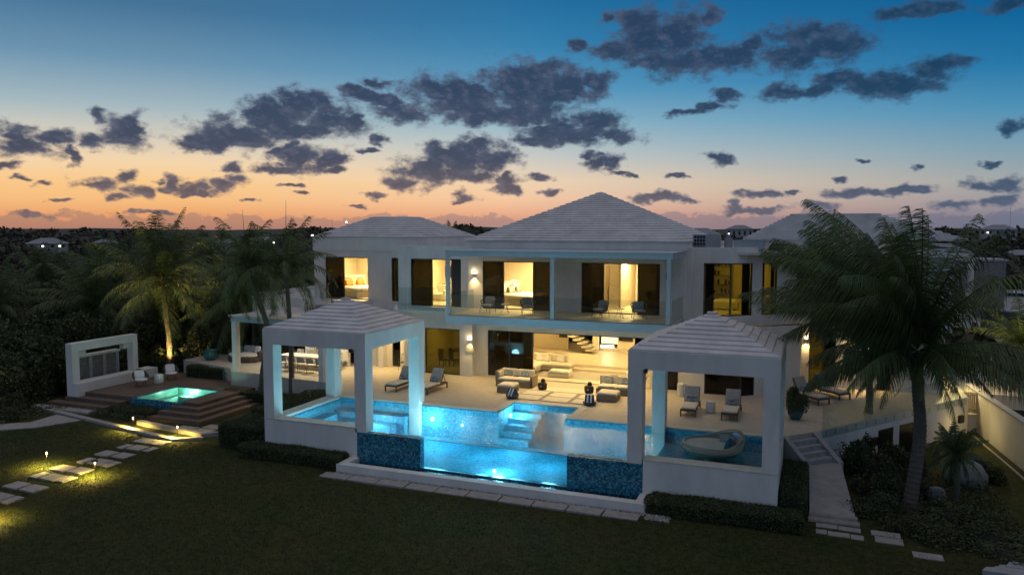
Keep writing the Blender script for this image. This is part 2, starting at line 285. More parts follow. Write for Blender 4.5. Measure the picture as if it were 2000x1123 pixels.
def lawn_mat():
    m, nt, out = newmat('lawn'); N = nt.nodes; L = nt.links
    b = N.new('ShaderNodeBsdfPrincipled'); L.new(b.outputs[0], out.inputs[0]); b.inputs['Roughness'].default_value = .9; b.inputs['Specular IOR Level'].default_value = .15
    g = N.new('ShaderNodeNewGeometry')
    def nz(s, d, r=.6, sc=(1, 1, 1)):
        mp = N.new('ShaderNodeMapping'); mp.inputs['Scale'].default_value = sc; L.new(g.outputs['Position'], mp.inputs[0])
        x = N.new('ShaderNodeTexNoise'); x.inputs['Scale'].default_value = s; x.inputs['Detail'].default_value = d; x.inputs['Roughness'].default_value = r; L.new(mp.outputs[0], x.inputs['Vector']); return x.outputs['Fac']
    def rp(f, stops):
        r = N.new('ShaderNodeValToRGB'); e = r.color_ramp.elements
        e[0].position, e[0].color = stops[0][0], stops[0][1] + (1,); e[1].position, e[1].color = stops[1][0], stops[1][1] + (1,)
        L.new(f, r.inputs[0]); return r.outputs[0]
    big = rp(nz(.45, 6, .7), [(.38, (.018, .042, .008)), (.62, (.058, .050, .018))])
    fine = rp(nz(4.5, 9, .85), [(.40, (.008, .013, .003)), (.62, (.10, .105, .03))])
    mx = N.new('ShaderNodeMix'); mx.data_type = 'RGBA'; mx.inputs[0].default_value = .55; L.new(big, mx.inputs[6]); L.new(fine, mx.inputs[7])
    L.new(mx.outputs[2], b.inputs['Base Color'])
    bp = N.new('ShaderNodeBump'); bp.inputs['Strength'].default_value = .9; bp.inputs['Distance'].default_value = .05; L.new(nz(30, 5, .8), bp.inputs['Height']); L.new(bp.outputs[0], b.inputs['Normal'])
    MATS['lawn'] = m
lawn_mat()

# ------------------------------------------------------------------ mesh helpers
class MB:
    def __init__(s, T=None): s.v = []; s.f = []; s.T = T
    def add(s, vs, fs):
        o = len(s.v)
        if s.T is not None: vs = [tuple(s.T @ Vector(p)) for p in vs]
        s.v += [tuple(p) for p in vs]; s.f += [tuple(i + o for i in f) for f in fs]; return s
    def box(s, x0, x1, y0, y1, z0, z1):
        if x0 > x1: x0, x1 = x1, x0
        if y0 > y1: y0, y1 = y1, y0
        return s.add([(x0, y0, z0), (x1, y0, z0), (x1, y1, z0), (x0, y1, z0), (x0, y0, z1), (x1, y0, z1), (x1, y1, z1), (x0, y1, z1)],
                     [(0, 3, 2, 1), (4, 5, 6, 7), (0, 1, 5, 4), (1, 2, 6, 5), (2, 3, 7, 6), (3, 0, 4, 7)])
    def rbox(s, x0, x1, y0, y1, z0, z1, r=.04):     # soft-edged box for cushions: three rings and a domed top
        c = []
        for z, q in ((z0, r), (z0 + r, 0), (z1 - r, 0), (z1, r), (z1 + r * .25, r * 2.4)):
            q = min(q, (x1 - x0) * .4, (y1 - y0) * .4)
            e = q * .6 + r * .5
            c += [(x0 + q + e, y0 + q, z), (x1 - q - e, y0 + q, z), (x1 - q, y0 + q + e, z), (x1 - q, y1 - q - e, z), (x1 - q - e, y1 - q, z), (x0 + q + e, y1 - q, z), (x0 + q, y1 - q - e, z), (x0 + q, y0 + q + e, z)]
        f = [tuple(reversed(range(8)))]
        for k in range(4):
            for i in range(8): f.append((k * 8 + i, k * 8 + (i + 1) % 8, k * 8 + 8 + (i + 1) % 8, k * 8 + 8 + i))
        f.append(tuple(range(32, 40)))
        return s.add(c, f)
    def prism(s, pts, z0, z1):
        n = len(pts); a = sum(pts[i][0] * pts[(i + 1) % n][1] - pts[(i + 1) % n][0] * pts[i][1] for i in range(n))
        if a < 0: pts = pts[::-1]
        return s.add([(x, y, z0) for x, y in pts] + [(x, y, z1) for x, y in pts], [tuple(reversed(range(n))), tuple(range(n, 2 * n))] + [(i, (i + 1) % n, n + (i + 1) % n, n + i) for i in range(n)])
    def tube(s, pts, rad, n=8, cap=True):
        if not hasattr(rad, '__len__'): rad = [rad] * len(pts)
        P = [Vector(p) for p in pts]; vs = []; fs = []
        ref = Vector((.31, .17, .93))
        for i, p in enumerate(P):
            t = (P[min(i + 1, len(P) - 1)] - P[max(i - 1, 0)]).normalized()
            a = t.cross(ref)
            if a.length < .1: a = t.cross(Vector((1, 0, 0)))
            a.normalize(); b = t.cross(a)
            for k in range(n):
                w = 2 * math.pi * k / n; vs.append(tuple(p + (a * math.cos(w) + b * math.sin(w)) * rad[i]))
        for i in range(len(P) - 1):
            for k in range(n): fs.append((i * n + k, i * n + (k + 1) % n, (i + 1) * n + (k + 1) % n, (i + 1) * n + k))
        if cap: fs.append(tuple(reversed(range(n)))); fs.append(tuple(range((len(P) - 1) * n, len(P) * n)))
        return s.add(vs, fs)
    def lathe(s, prof, c=(0, 0, 0), n=20, sx=1, sy=1):
        vs = []; fs = []
        for r, z in prof:
            for k in range(n):
                w = 2 * math.pi * k / n; vs.append((c[0] + r * math.cos(w) * sx, c[1] + r * math.sin(w) * sy, c[2] + z))
        m = len(prof)
        for i in range(m - 1):
            for k in range(n): fs.append((i * n + k, i * n + (k + 1) % n, (i + 1) * n + (k + 1) % n, (i + 1) * n + k))
        fs.append(tuple(reversed(range(n)))); fs.append(tuple(range((m - 1) * n, m * n)))
        return s.add(vs, fs)
    def wall(s, a0, a1, z0, z1, y0, y1, holes=()):      # wall along x with rectangular openings
        xs = sorted({a0, a1} | {h[i] for h in holes for i in (0, 1)}); zs = sorted({z0, z1} | {h[i] for h in holes for i in (2, 3)})
        for i in range(len(xs) - 1):
            j = 0
            while j < len(zs) - 1:
                def hole(j): return any(h[0] <= xs[i] + 1e-6 and xs[i + 1] - 1e-6 <= h[1] and h[2] <= zs[j] + 1e-6 and zs[j + 1] - 1e-6 <= h[3] for h in holes)
                if hole(j): j += 1; continue
                k = j
                while k + 1 < len(zs) - 1 and not hole(k + 1): k += 1
                s.box(xs[i], xs[i + 1], y0, y1, zs[j], zs[k + 1]); j = k + 1
        return s
    def build(s, name, mat, parent=None, smooth=False, local=False, tagd=None):
        vs = s.v
        if parent is not None and not local:
            q = parent; off = Vector((0, 0, 0))
            while q is not None: off += q.location; q = q.parent
            vs = [(x - off[0], y - off[1], z - off[2]) for x, y, z in vs]
        me = bpy.data.meshes.new(name); me.from_pydata(vs, [], s.f); me.update()
        if smooth: me.polygons.foreach_set('use_smooth', [True] * len(me.polygons))
        me.materials.append(MATS[mat] if isinstance(mat, str) else mat)
        o = bpy.data.objects.new(name, me); COL.objects.link(o)
        if parent is not None: o.parent = parent
        if tagd: tag(o, *tagd)
        return o
def tag(o, label=None, cat=None, group=None, kind=None):
    if label: o['label'] = label
    if cat: o['category'] = cat
    if group: o['group'] = group
    if kind: o['kind'] = kind
    return o
def thing(name, label, cat, loc=(0, 0, 0), rz=0, group=None):
    o = bpy.data.objects.new(name, None); COL.objects.link(o); o.location = loc; o.rotation_euler = (0, 0, R(rz)); o.empty_display_size = .2
    return tag(o, label, cat, group)
def copy_tree(o, parent=None, loc=None, rz=None, label=None):
    c = o.copy(); COL.objects.link(c); c.parent = parent
    if loc is not None: c.location = loc
    if rz is not None: c.rotation_euler = (0, 0, R(rz))
    if label: c['label'] = label
    for ch in list(o.children): copy_tree(ch, c)
    return c
def lamp(kind, loc, energy, color, parent=None, size=.1, rot=None, spot=None, blend=.6, sy=None, name='light'):
    d = bpy.data.lights.new(name, kind); d.energy = energy; d.color = color
    if kind == 'AREA':
        d.size = size
        if sy: d.shape = 'RECTANGLE'; d.size_y = sy
    else: d.shadow_soft_size = size
    if kind == 'SPOT': d.spot_size = R(spot); d.spot_blend = blend
    o = bpy.data.objects.new(name, d); COL.objects.link(o)
    if parent is not None:
        q = parent; off = Vector((0, 0, 0))
        while q is not None: off += q.location; q = q.parent
        loc = Vector(loc) - off; o.parent = parent
    o.location = loc
    if rot: o.rotation_euler = [R(a) for a in rot]
    return o
WARM = (1.0, .68, .25)

# ------------------------------------------------------------------ ground, far land
rnd = random.Random(7)
def sstep(a, b, x):
    t = min(1, max(0, (x - a) / (b - a))); return t * t * (3 - 2 * t)
def lawn_z(x, y):
    k = sstep(1.6, 3.6, x) * sstep(25.0, 29.5, y)
    return -1.5 - .42 * k + .015 * math.sin(x * .9 + y * .5)
def grid(name, mat, xs, ys, fz, kind, smooth=True):
    m = MB(); nx, ny = len(xs), len(ys)
    m.v = [(x, y, fz(x, y)) for y in ys for x in xs]
    m.f = [(j * nx + i, j * nx + i + 1, (j + 1) * nx + i + 1, (j + 1) * nx + i) for j in range(ny - 1) for i in range(nx - 1)]
    return m.build(name, mat, smooth=smooth, tagd=(None, None, None, kind))
fr = lambda a, b, n: [a + (b - a) * i / (n - 1) for i in range(n)]
grid('lawn', 'lawn', fr(-46, 30, 96), fr(-6, 62, 86), lawn_z, 'structure')
mk('land', (.030, .034, .016), .95, .4, .03, col2=(.055, .05, .028))
def land_z(x, y):
    r = math.hypot(x, y); az = math.degrees(math.atan2(x, y))
    h = -2.3 - 4 * sstep(60, 160, r)
    h += sstep(250, 1400, r) * (9 + 4.5 * math.sin(az * .21 + 1.0) + 3.0 * math.sin(az * .53 + 2) + 1.6 * math.sin(az * 1.7) + 1.0 * math.sin(az * 4.1 + r * .01))
    h += 2.0 * math.sin(x * .013 + 1) * math.sin(y * .011) * sstep(80, 300, r)
    return h
def land():
    m = MB(); rs = [0, 20, 40, 60] + [60 * 1.075 ** i for i in range(1, 62)]; na = 180
    for r in rs:
        for k in range(na):
            a = 2 * math.pi * k / na; x, y = r * math.sin(a), r * math.cos(a); m.v.append((x, y, land_z(x, y)))
    for i in range(len(rs) - 1):
        for k in range(na): m.f.append((i * na + k, i * na + (k + 1) % na, (i + 1) * na + (k + 1) % na, (i + 1) * na + k))
    m.build('terrain', 'land', smooth=True, tagd=(None, None, None, 'structure'))
land()

# ------------------------------------------------------------------ deck (one stone terrace)
dk = MB()
dk.prism([(-21.7, 31.0), (-12.9, 31.0), (-12.9, 60), (-21.7, 60)], -1.62, 0)
dk.prism([(-12.9, 33.0), (-9.65, 33.0), (-9.65, 60), (-12.9, 60)], -1.62, 0)
dk.prism([(-9.65, 31.0), (-0.9, 31.0), (-0.9, 60), (-9.65, 60)], -1.62, 0)
dk.prism([(-0.9, 31.25), (0.25, 32.45), (7.07, 41.97), (7.07, 60), (-0.9, 60)], -2.6, 0)
dk.prism([(-21.7, 31.2), (-22.4, 32.9), (-23.3, 33.45), (-24.2, 33.62), (-26.7, 33.86), (-28.3, 34.2), (-30.6, 34.25), (-31.4, 35.1), (-36.0, 36.2), (-36.0, 60), (-21.7, 60)], -1.62, 0)
dk.build('terrace', 'deckstone', tagd=(None, None, None, 'structure'))
cp = MB()
for (a, b, c, d) in ((-16.6, -12.9, 30.97, 31.3), (-9.65, -6.0, 30.97, 31.3), (-5.45, -.9, 30.97, 31.3)): cp.box(a, b, c, d, -.045, .012)
cp.box(-12.9 - .3, -12.87, 31.3, 33.3, -.045, .012); cp.box(-9.68, -9.35, 31.3, 33.3, -.045, .012); cp.box(-12.87, -9.68, 32.97, 33.3, -.045, .012)
cp.box(-21.1, -17.1, 30.97, 31.3, -.045, .012)
cp.build('pool_coping', 'slab', tagd=(None, None, None, 'structure'))

# stone inlay squares with gravel joints in front of the living room
gv = MB(); gv.box(-13.25, -9.1, 33.55, 36.75, .0, .008); gv.build('gravel_bed', 'gravel', tagd=(None, None, None, 'structure'))
for i in range(3):
    for j in range(2):
        x0 = -13.15 + i * 1.42; x1 = x0 + (1.2 if i < 2 else 1.05); y0 = 33.62 + j * 1.05; y1 = y0 + .93
        MB().box(x0, x1, y0, y1, .004, .03).build('paving_slab', 'slab', tagd=(f'large pale paving slab of the {["front","rear"][j]} row, {["left","middle","right"][i]} one between the two outdoor sofas', 'paving slab', 'paving slabs in the gravel inlay'))
MB().box(-13.15, -9.2, 35.72, 36.65, .004, .03).build('paving_slab', 'slab', tagd=('long pale paving slab directly before the living room opening', 'paving slab', 'paving slabs in the gravel inlay'))

# ------------------------------------------------------------------ swimming pool
pool = thing('swimming_pool', 'long blue mosaic swimming pool with glass front panel and overflow trough', 'swimming pool', (-11, 28.6, -1.45))
WZ = -.17
b = MB(); b.box(-21.1, -1.3, 26.5, 31.0, -1.6, -1.43); b.build('basin_floor', 'tile_pool', pool)
b = MB(); b.box(-21.12, -12.9, 30.9, 30.997, -1.43, -.05); b.box(-9.65, -.95, 30.9, 30.997, -1.43, -.05)
b.box(-12.9, -12.8, 30.9, 32.9, -1.43, -.05); b.box(-9.75, -9.65, 30.9, 32.9, -1.43, -.05); b.box(-12.9, -9.65, 32.9, 32.997, -1.43, -.05)
b.box(-21.1, -21.0, 26.8, 30.9, -1.43, -.1); b.box(-1.36, -1.26, 26.8, 30.9, -1.43, -.1); b.build('basin_wall', 'tile_pool', pool)
b = MB(); b.box(-12.8, -9.75, 30.9, 32.9, -1.6, -1.43)
b.build('alcove_floor', 'tile_pool', pool)
b = MB()
for k in range(5): b.box(-12.8, -11.35, 32.9 - .42 * (k + 1), 32.9 - .42 * k, -1.43, -.36 - .2 * k)

b.build('pool_steps', 'tile_pool', pool)
b = MB(); b.box(-21.0, -17.2, 30.3, 30.9, -1.43, -.50); b.box(-21.0, -17.6, 29.7, 30.3, -1.43, -.80); b.box(-21.0, -20.4, 26.8, 29.7, -1.43, -.50); b.box(-20.4, -19.8, 26.8, 29.7, -1.43, -.80)
b.build('tanning_ledge', 'tile_pool', pool)
b = MB(); b.box(-5.4, -1.4, 26.6, 30.88, -1.43, -.62); b.build('shallow_shelf', 'tile_pool', pool)
b = MB(); b.box(-17.05, -14.17, 26.2, 26.5, -1.5, WZ + .02); b.box(-8.16, -5.4, 26.2, 26.5, -1.5, WZ + .02); b.box(-14.17, -8.16, 26.2, 26.5, -1.6, -1.34)
b.build('tiled_front_wall', 'tile_wall', pool)
b = MB(); b.box(-14.17, -8.16, 26.27, 26.31, -1.34, WZ + .005); b.build('glass_panel', 'glass_tank', pool)
b = MB(); b.box(-14.17, -8.16, 26.22, 26.26, -1.335, -1.30); b.build('panel_rail', 'steel', pool)
MB().box(-14.17, -8.16, 26.265, 26.315, WZ + .006, WZ + .022).build('panel_edge', 'steel', pool)
b = MB(); b.box(-17.35, -5.05, 25.12, 25.48, -1.7, -1.19); b.box(-17.35, -16.97, 25.48, 26.2, -1.7, -1.19); b.box(-5.45, -5.05, 25.48, 26.2, -1.7, -1.19); b.build('trough_curb', 'stucco', pool)
b = MB(); b.box(-16.97, -5.45, 25.48, 26.2, -1.7, -1.50); b.build('trough_floor', 'tile_wall', pool)
w = MB(); w.add([(-21.0, 26.5, WZ), (-1.36, 26.5, WZ), (-1.36, 30.9, WZ), (-21.0, 30.9, WZ)], [(0, 1, 2, 3)]); w.add([(-12.8, 30.9, WZ), (-9.75, 30.9, WZ), (-9.75, 32.9, WZ), (-12.8, 32.9, WZ)], [(0, 1, 2, 3)])
w.add([(-14.17, 26.31, WZ), (-8.16, 26.31, WZ), (-8.16, 26.5, WZ), (-14.17, 26.5, WZ)], [(0, 1, 2, 3)])
w.build('pool_water', 'water_pool', tagd=(None, None, None, 'structure'))
w = MB(); w.add([(-16.97, 25.48, -1.36), (-5.45, 25.48, -1.36), (-5.45, 26.2, -1.36), (-16.97, 26.2, -1.36)], [(0, 1, 2, 3)]); w.build('trough_water', 'water_pool', tagd=(None, None, None, 'structure'))
CYAN = (.46, .87, 1.0)
for (x, y, z, dx, dy, e) in ((-16.05, 30.86, -.62, 0, -1, 70), (-19.2, 26.86, -.62, 0, 1, 130), (-12.73, 32.2, -.45, 1, 0, 70), (-11.2, 26.6, -1.2, 0, 1, 120), (-14.55, 30.86, -.75, 0, -1, 12), (-18.3, 29.0, -1.40, 0, 1, 60), (-14.9, 28.8, -1.40, 0, 1, 60), (-12.6, 28.2, -1.40, 0, 1, 45), (-17.0, 27.8, -1.40, 0, 1, 40), (-11.6, 29.2, -1.40, 0, 1, 60), (-9.6, 28.0, -1.40, 0, 1, 60), (-7.0, 29.0, -1.40, 0, 1, 30)):  # floor entries are added fill lamps hung mid-water above unlit steel discs
    l = MB(); l.tube([(x, y, z), (x + dx * .03, y + dy * .03, z)] if z > -1.39 else [(x, y, z - .02), (x, y, z)], .075 if z > -1.39 and e > 30 else .035, 14); l.build('pool_light_or_fill', 'glow_pool' if z > -1.39 and x not in (-8.9, -13.9) else 'steel', pool)
    lamp('POINT', (x + dx * .45, y + dy * .45, z + (.05 if z > -1.39 else .85)), e, CYAN, pool, .25)

# white pavers and pebbles along the trough
for i in range(10):
    x0 = -17.6 + i * 1.25
    MB().box(x0, x0 + 1.19, 24.32 + .01 * math.sin(i * 3), 24.86, -1.52, -1.45 + .006 * (i % 3)).build('paver', 'limestone', tagd=(f'{["first","second","third","fourth","fifth","sixth","seventh","eighth","ninth","tenth"][i]} white paver from the left in the row before the pool trough', 'paver', 'pavers before the pool trough'))
pb = MB()
for i in range(900):
    x = rnd.uniform(-17.3, -4.9); y = rnd.uniform(24.88, 25.1); r = rnd.uniform(.02, .05)
    pb.add([(x - r, y, -1.49), (x, y - r, -1.49), (x + r, y, -1.49), (x, y + r, -1.49), (x, y, -1.49 + r * 1.1)], [(0, 1, 4), (1, 2, 4), (2, 3, 4), (3, 0, 4)])
for i in range(140):
    x = rnd.uniform(-5.0, -4.2); y = rnd.uniform(24.6, 25.1); r = rnd.uniform(.03, .06)
    pb.add([(x - r, y, -1.49), (x, y - r, -1.49), (x + r, y, -1.49), (x, y + r, -1.49), (x, y, -1.49 + r * 1.1)], [(0, 1, 4), (1, 2, 4), (2, 3, 4), (3, 0, 4)])
pb.build('pebbles', 'pebble', tagd=('loose pale pebbles strewn along the trough curb', 'pebbles', None, 'stuff'))

# ------------------------------------------------------------------ pavilions
def hip_steps(m, x0, x1, y0, y1, z0, z1, n, inset0=0.0, run=None):
    hx, hy = (x1 - x0) / 2, (y1 - y0) / 2; run = run or min(hx, hy)
    for k in range(n):
        d = inset0 + (run - inset0) * k / n; za = z0 + (z1 - z0) * k / n; zb = z0 + (z1 - z0) * (k + 1) / n
        d2 = d + (run - inset0) / n * .9
        a = [(x0 + d, y0 + d), (x1 - d, y0 + d), (x1 - d, y1 - d), (x0 + d, y1 - d)]
        c = [(x0 + d2, y0 + d2), (x1 - d2, y0 + d2), (x1 - d2, y1 - d2), (x0 + d2, y1 - d2)]
        h = (zb - za)
        vs = [(x, y, za - .01) for x, y in a] + [(x, y, za + h * .42) for x, y in a] + [(x, y, zb + .002) for x, y in c]
        m.add(vs, [(3, 2, 1, 0)] + [(i, (i + 1) % 4, 4 + (i + 1) % 4, 4 + i) for i in range(4)] + [(4 + i, 4 + (i + 1) % 4, 8 + (i + 1) % 4, 8 + i) for i in range(4)] + [(8, 9, 10, 11)])
    return m
def pavilion(label, x0, left):
    x1 = x0 + 5.05; y0, y1 = 26.2, 31.2
    t = thing('poolside_pavilion', label, 'pavilion', ((x0 + x1) / 2, 28.7, -1.5), 0, 'pavilions at the pool corners')
    b = MB()
    if left:
        b.box(x0, x1 - .45, y0, y0 + .58, -1.55, -.02); b.box(x0, x0 + .6, y0 + .58, y1, -1.55, -.02)
        b.build('base_wall', 'stucco', t)
        c = MB(); c.box(x0 - .01, x1 - .44, y0 - .01, y0 + .59, -.02, .03); c.box(x0 - .01, x0 + .61, y0 + .59, y1, -.02, .03); c.build('ledge', 'slab', t)
        pz = (.03, .03, -.16, -1.4)
    else:
        b.box(x0 + .57, x1, y0, y0 + .58, -1.55, -.02); b.box(x1 - .42, x1, y0 + .58, y1, -1.55, -.02)
        b.build('base_wall', 'stucco', t)
        c = MB(); c.box(x0 + .58, x1 + .01, y0 - .01, y0 + .59, -.02, .03); c.box(x1 - .43, x1 + .01, y0 + .59, y1 - .56, -.02, .03); c.build('ledge', 'slab', t)
        pz = (-.16, -1.4, .03, .012)
    cs = ((x0, y0), (x0, y1 - .55), (x1 - .52, y0), (x1 - .52, y1 - .55))
    for (px, py), z in zip(cs, pz): MB().box(px, px + .52, py, py + .55, z, 3.2).build('post', 'stucco', t)
    b = MB(); b.box(x0 - .003, x1 + .003, y0 - .003, y0 + .55, 3.2, 3.85); b.box(x0 - .003, x1 + .003, y1 - .55, y1 + .003, 3.2, 3.85); b.box(x0 - .003, x0 + .52, y0 + .55, y1 - .55, 3.2, 3.85); b.box(x1 - .52, x1 + .003, y0 + .55, y1 - .55, 3.2, 3.85)
    b.build('beam', 'stucco', t)
    b = MB(); b.box(x0 + .52, x1 - .52, y0 + .55, y1 - .55, 3.7, 3.84); b.build('ceiling', 'stucco', t)
    r = hip_steps(MB(), x0, x1, y0, y1, 3.85, 4.98, 9, .03); r.box((x0 + x1) / 2 - .16, (x0 + x1) / 2 + .16, 28.7 - .16, 28.7 + .16, 4.95, 5.04); r.build('roof', 'roofwhite', t)
    b = MB(); b.box(x0 + .56, x0 + .66, y0 - .06, y0 + .0, 3.08, 3.16) if False else b.box(x0 + (4.35 if left else .60), x0 + (4.47 if left else .70), y0 - .10, y0 + .02, 3.10, 3.24); b.build('spotlight', 'metaldark', t)
    return t
pavL = pavilion('white square pavilion with stepped roof over the left pool corner, near the spa', -21.68, True)
pavR = pavilion('white square pavilion with stepped roof over the right pool corner, near the big palm', -5.95, False)

# ------------------------------------------------------------------ villa
villa = thing('villa', 'large white two storey villa with stepped hip roofs, lit rooms and a long balcony', 'house', (-11.5, 38, 0))
F2 = 3.84
def win(x0, x1, z0, z1, y, gl='glass_dark', fw=.05, mull=(), name='window', open_=None, frame='darkframe', depth=.08, T=None):
    m = MB(T); m.box(x0, x0 + fw, y, y + depth, z0, z1); m.box(x1 - fw, x1, y, y + depth, z0, z1); m.box(x0 + fw, x1 - fw, y, y + depth, z1 - fw, z1); m.box(x0 + fw, x1 - fw, y, y + depth, z0, z0 + fw)
    for c in mull: m.box(c - fw * .6, c + fw * .6, y + .003, y + depth - .003, z0 + fw, z1 - fw)
    o = m.build(name, frame, villa)
    segs = [(x0 + fw, x1 - fw)] if not open_ else [(x0 + fw, open_[0]), (open_[1], x1 - fw)]
    for a, c in segs: MB(T).box(a, c, y + .03, y + .045, z0 + fw, z1 - fw).build('pane', gl, o)
    return o
# upper storey walls
m = MB(); m.wall(-17.17, -5.7, 3.5, 7.03, 37.2, 37.45, [(-16.31, -12.55, F2, 6.36), (-10.88, -6.92, F2, 6.36)]); m.build('wall', 'stucco', villa)
m = MB(); m.wall(-21.45, -17.17, 3.45, 7.12, 37.3, 37.55, [(-20.68, -17.62, F2, 6.42)]); m.box(-21.45, -21.2, 37.55, 39.2, 3.45, 7.12); m.build('wall', 'stucco', villa)
m = MB(); m.wall(-28.4, -21.45, 3.2, 7.3, 39.2, 39.45, [(-27.6, -24.6, F2, 6.36), (-23.0, -22.4, F2 - .02, 6.36)]); m.box(-28.4, -28.15, 39.45, 50, 3.2, 7.3); m.build('wall', 'stucco', villa)
m = MB(); m.wall(-5.7, -3.68, 3.3, 7.16, 38.15, 38.4, [(-4.98, -3.68, F2, 6.40)]); m.box(-5.72, -5.45, 37.45, 38.15, 3.3, 7.16); m.build('wall', 'stucco', villa)
def angT(x, y, ang): return Matrix.Translation((x, y, 0)) @ Matrix.Rotation(R(ang), 4, 'Z')
Tb = angT(-3.68, 38.15, 43)
m = MB(Tb); m.wall(0, 5.15, 3.3, 7.16, 0, .25, [(0, 1.28, F2, 6.40), (1.85, 2.78, F2, 6.40), (3.95, 4.65, F2, 6.40)]); m.build('wall', 'stucco', villa)
Tc = angT(.09, 41.66, -44)
m = MB(Tc); m.wall(0, 2.6, 3.3, 7.16, 0, .25, [(.55, 1.35, F2, 6.40)]); m.build('wall', 'stucco', villa)
m = MB(); m.box(1.96, 6.0, 39.85, 40.1, 3.3, 7.16); m.box(5.75, 6.0, 40.1, 50, 3.3, 7.16); m.build('wall', 'stucco', villa)
# main hall block above pergola, parapets and flat roofs
m = MB(); m.box(-17.22, -5.62, 37.12, 50, 7.03, 7.43); m.build('roof_base', 'stucco', villa)
m = hip_steps(MB(), -17.3, -5.55, 37.06, 48.8, 7.43, 10.14, 22); m.build('roof', 'roofwhite', villa)
MB().box(-21.2, -17.22, 37.55, 50, 6.72, 6.9).build('flat_roof', 'roofwhite', villa); MB().box(-5.45, 6.0, 38.4, 50, 6.8, 6.95).build('flat_roof', 'roofwhite', villa)
m = MB(); m.box(-28.45, -20.95, 39.15, 46.6, 6.75, 7.56); m.build('roof_base', 'stucco', villa)
m = hip_steps(MB(), -28.5, -20.9, 39.1, 46.65, 7.56, 8.80, 11, 0, run=2.75); m.build('roof', 'roofwhite', villa)
m = MB(); m.prism([(-3.2, 39.6), (3.6, 39.6), (5.2, 41.2), (5.2, 49), (-3.2, 49)], 6.95, 7.52); m.build('roof_base', 'stucco', villa)
# right hip roof
m = MB()
for k in range(12):
    d = 3.6 * k / 12; z = 7.52 + 1.3 * k / 12
    m.box(-3.3 + d * .62, 6.4 - d, 39.5 + d, 50 - d, z - .01, z + .085); m.box(-3.3 + d * .62 + .04, 6.4 - d - .04, 39.5 + d + .05, 50 - d - .05, z + .085, z + .12)
m.build('roof', 'roofwhite', villa)
m = MB(); m.add([(-2.15, 39.55, 7.0), (-1.35, 39.55, 7.0), (-1.1, 39.55, 7.35), (-1.9, 39.55, 7.35)], [(0, 1, 2, 3)]); m.add([(-2.15, 39.56, 7.0), (-1.35, 39.56, 7.0), (-1.1, 39.56, 7.35), (-1.9, 39.56, 7.35)], [(3, 2, 1, 0)]); m.build('skylight', 'screenblack', villa)
# ground floor walls
m = MB(); m.wall(-17.2, -5.7, 0, 3.45, 38.3, 38.6, [(-16.5, -7.6, 0, 2.55), (-6.75, -6.15, 0, 2.55)]); m.build('wall', 'stucco', villa)
m = MB(); m.wall(-21.45, -17.2, 0, 3.45, 37.8, 38.05, [(-20.1, -17.95, 0.02, 2.56)]); m.box(-17.2 - .25, -17.2, 38.05, 38.4, 0, 3.45); m.box(-21.45, -21.2, 38.05, 39.2, 0, 3.45); m.build('wall', 'stucco', villa)
m = MB(); m.wall(-28.4, -21.45, 0, 3.2, 39.0, 39.25, [(-26.45, -25.0, 0, 2.5), (-22.9, -22.35, 0, 2.5)]); m.box(-23.55, -23.2, 38.5, 39.0, 0, 3.2); m.build('wall', 'stucco', villa)
m = MB(); m.wall(-5.7, -3.1, 0, 3.3, 37.9, 38.15, [(-4.82, -3.1, .02, 2.3)]); m.build('wall', 'stucco', villa)
Td = angT(-3.1, 37.9, 43)
m = MB(Td); m.wall(0, 3.6, 0, 3.3, 0, .25, [(0, .8, .02, 2.3)]); m.build('wall', 'stucco', villa)
m = MB(); m.wall(-.47, 6.0, 0, 3.3, 41.9, 42.15, [(-.1, 1.15, .02, 3.0), (3.1, 3.7, .02, 2.9)]); m.build('wall', 'stucco', villa)
# floors between the storeys, ledge lines
m = MB(); m.box(-17.2, -5.7, 37.45, 50, 3.5, F2); m.box(-21.45, -17.2, 37.2, 50, 3.45, F2 - .001); m.box(-28.4, -21.45, 39.45, 50, 3.25, F2 - .002)
m.prism([(-5.7, 38.4), (-3.75, 38.4), (-.05, 41.9), (.2, 41.9), (1.9, 40.2), (6, 40.2), (6, 50), (-5.7, 50)], 3.3, F2 - .003); m.build('floor_slab', 'stucco', villa)
m = MB(); m.box(-21.6, -16.85, 37.05, 37.2, 3.52, 3.82); m.build('ledge', 'stucco', villa)
m = MB(); m.box(-29.0, -24.4, 38.4, 39.2, 3.5, 3.83); m.build('ledge', 'stucco', villa)
# outer shell (back and side walls) so the rooms are closed
m = MB(); m.box(-28.4, 6.0, 50, 50.3, 0, 7.3); m.box(-28.4, -28.15, 39.25, 50, 0, 3.2); m.box(5.75, 6.0, 42.15, 50, 0, 3.3); m.build('wall', 'stucco', villa)
# windows and sliding doors
win(-16.31, -12.55, F2, 6.36, 37.26, mull=(-15.14, -13.47), open_=(-15.14, -13.47), name='sliding_door')
win(-10.88, -6.92, F2, 6.36, 37.26, mull=(-9.75, -8.0), open_=(-9.75, -8.0), name='sliding_door')
win(-20.68, -17.62, F2, 6.42, 37.36, mull=(-19.4,), open_=(-19.4, -17.7), name='sliding_door')
win(-27.6, -24.6, F2, 6.36, 39.26, mull=(-26.33,), open_=(-26.33, -24.67), name='sliding_door')
win(-23.0, -22.4, F2 - .02, 6.36, 39.26)
win(-4.98, -3.7, F2, 6.40, 38.2, 'glass_olive', mull=(), frame='bronze', depth=.06); 
win(0.02, 1.28, F2, 6.40, .05, 'glass_olive', frame='bronze', depth=.06, T=Tb)
win(1.85, 2.78, F2, 6.40, .05, 'glass_olive', frame='bronze', T=Tb)
win(3.95, 4.65, F2, 6.40, .05, 'glass_olive', frame='bronze', T=Tb)
win(.55, 1.35, F2, 6.40, .05, 'glass_dark', frame='bronze', T=Tc)
win(-16.5, -13.88, 0, 2.55, 38.36, mull=(-15.25,), name='sliding_door')
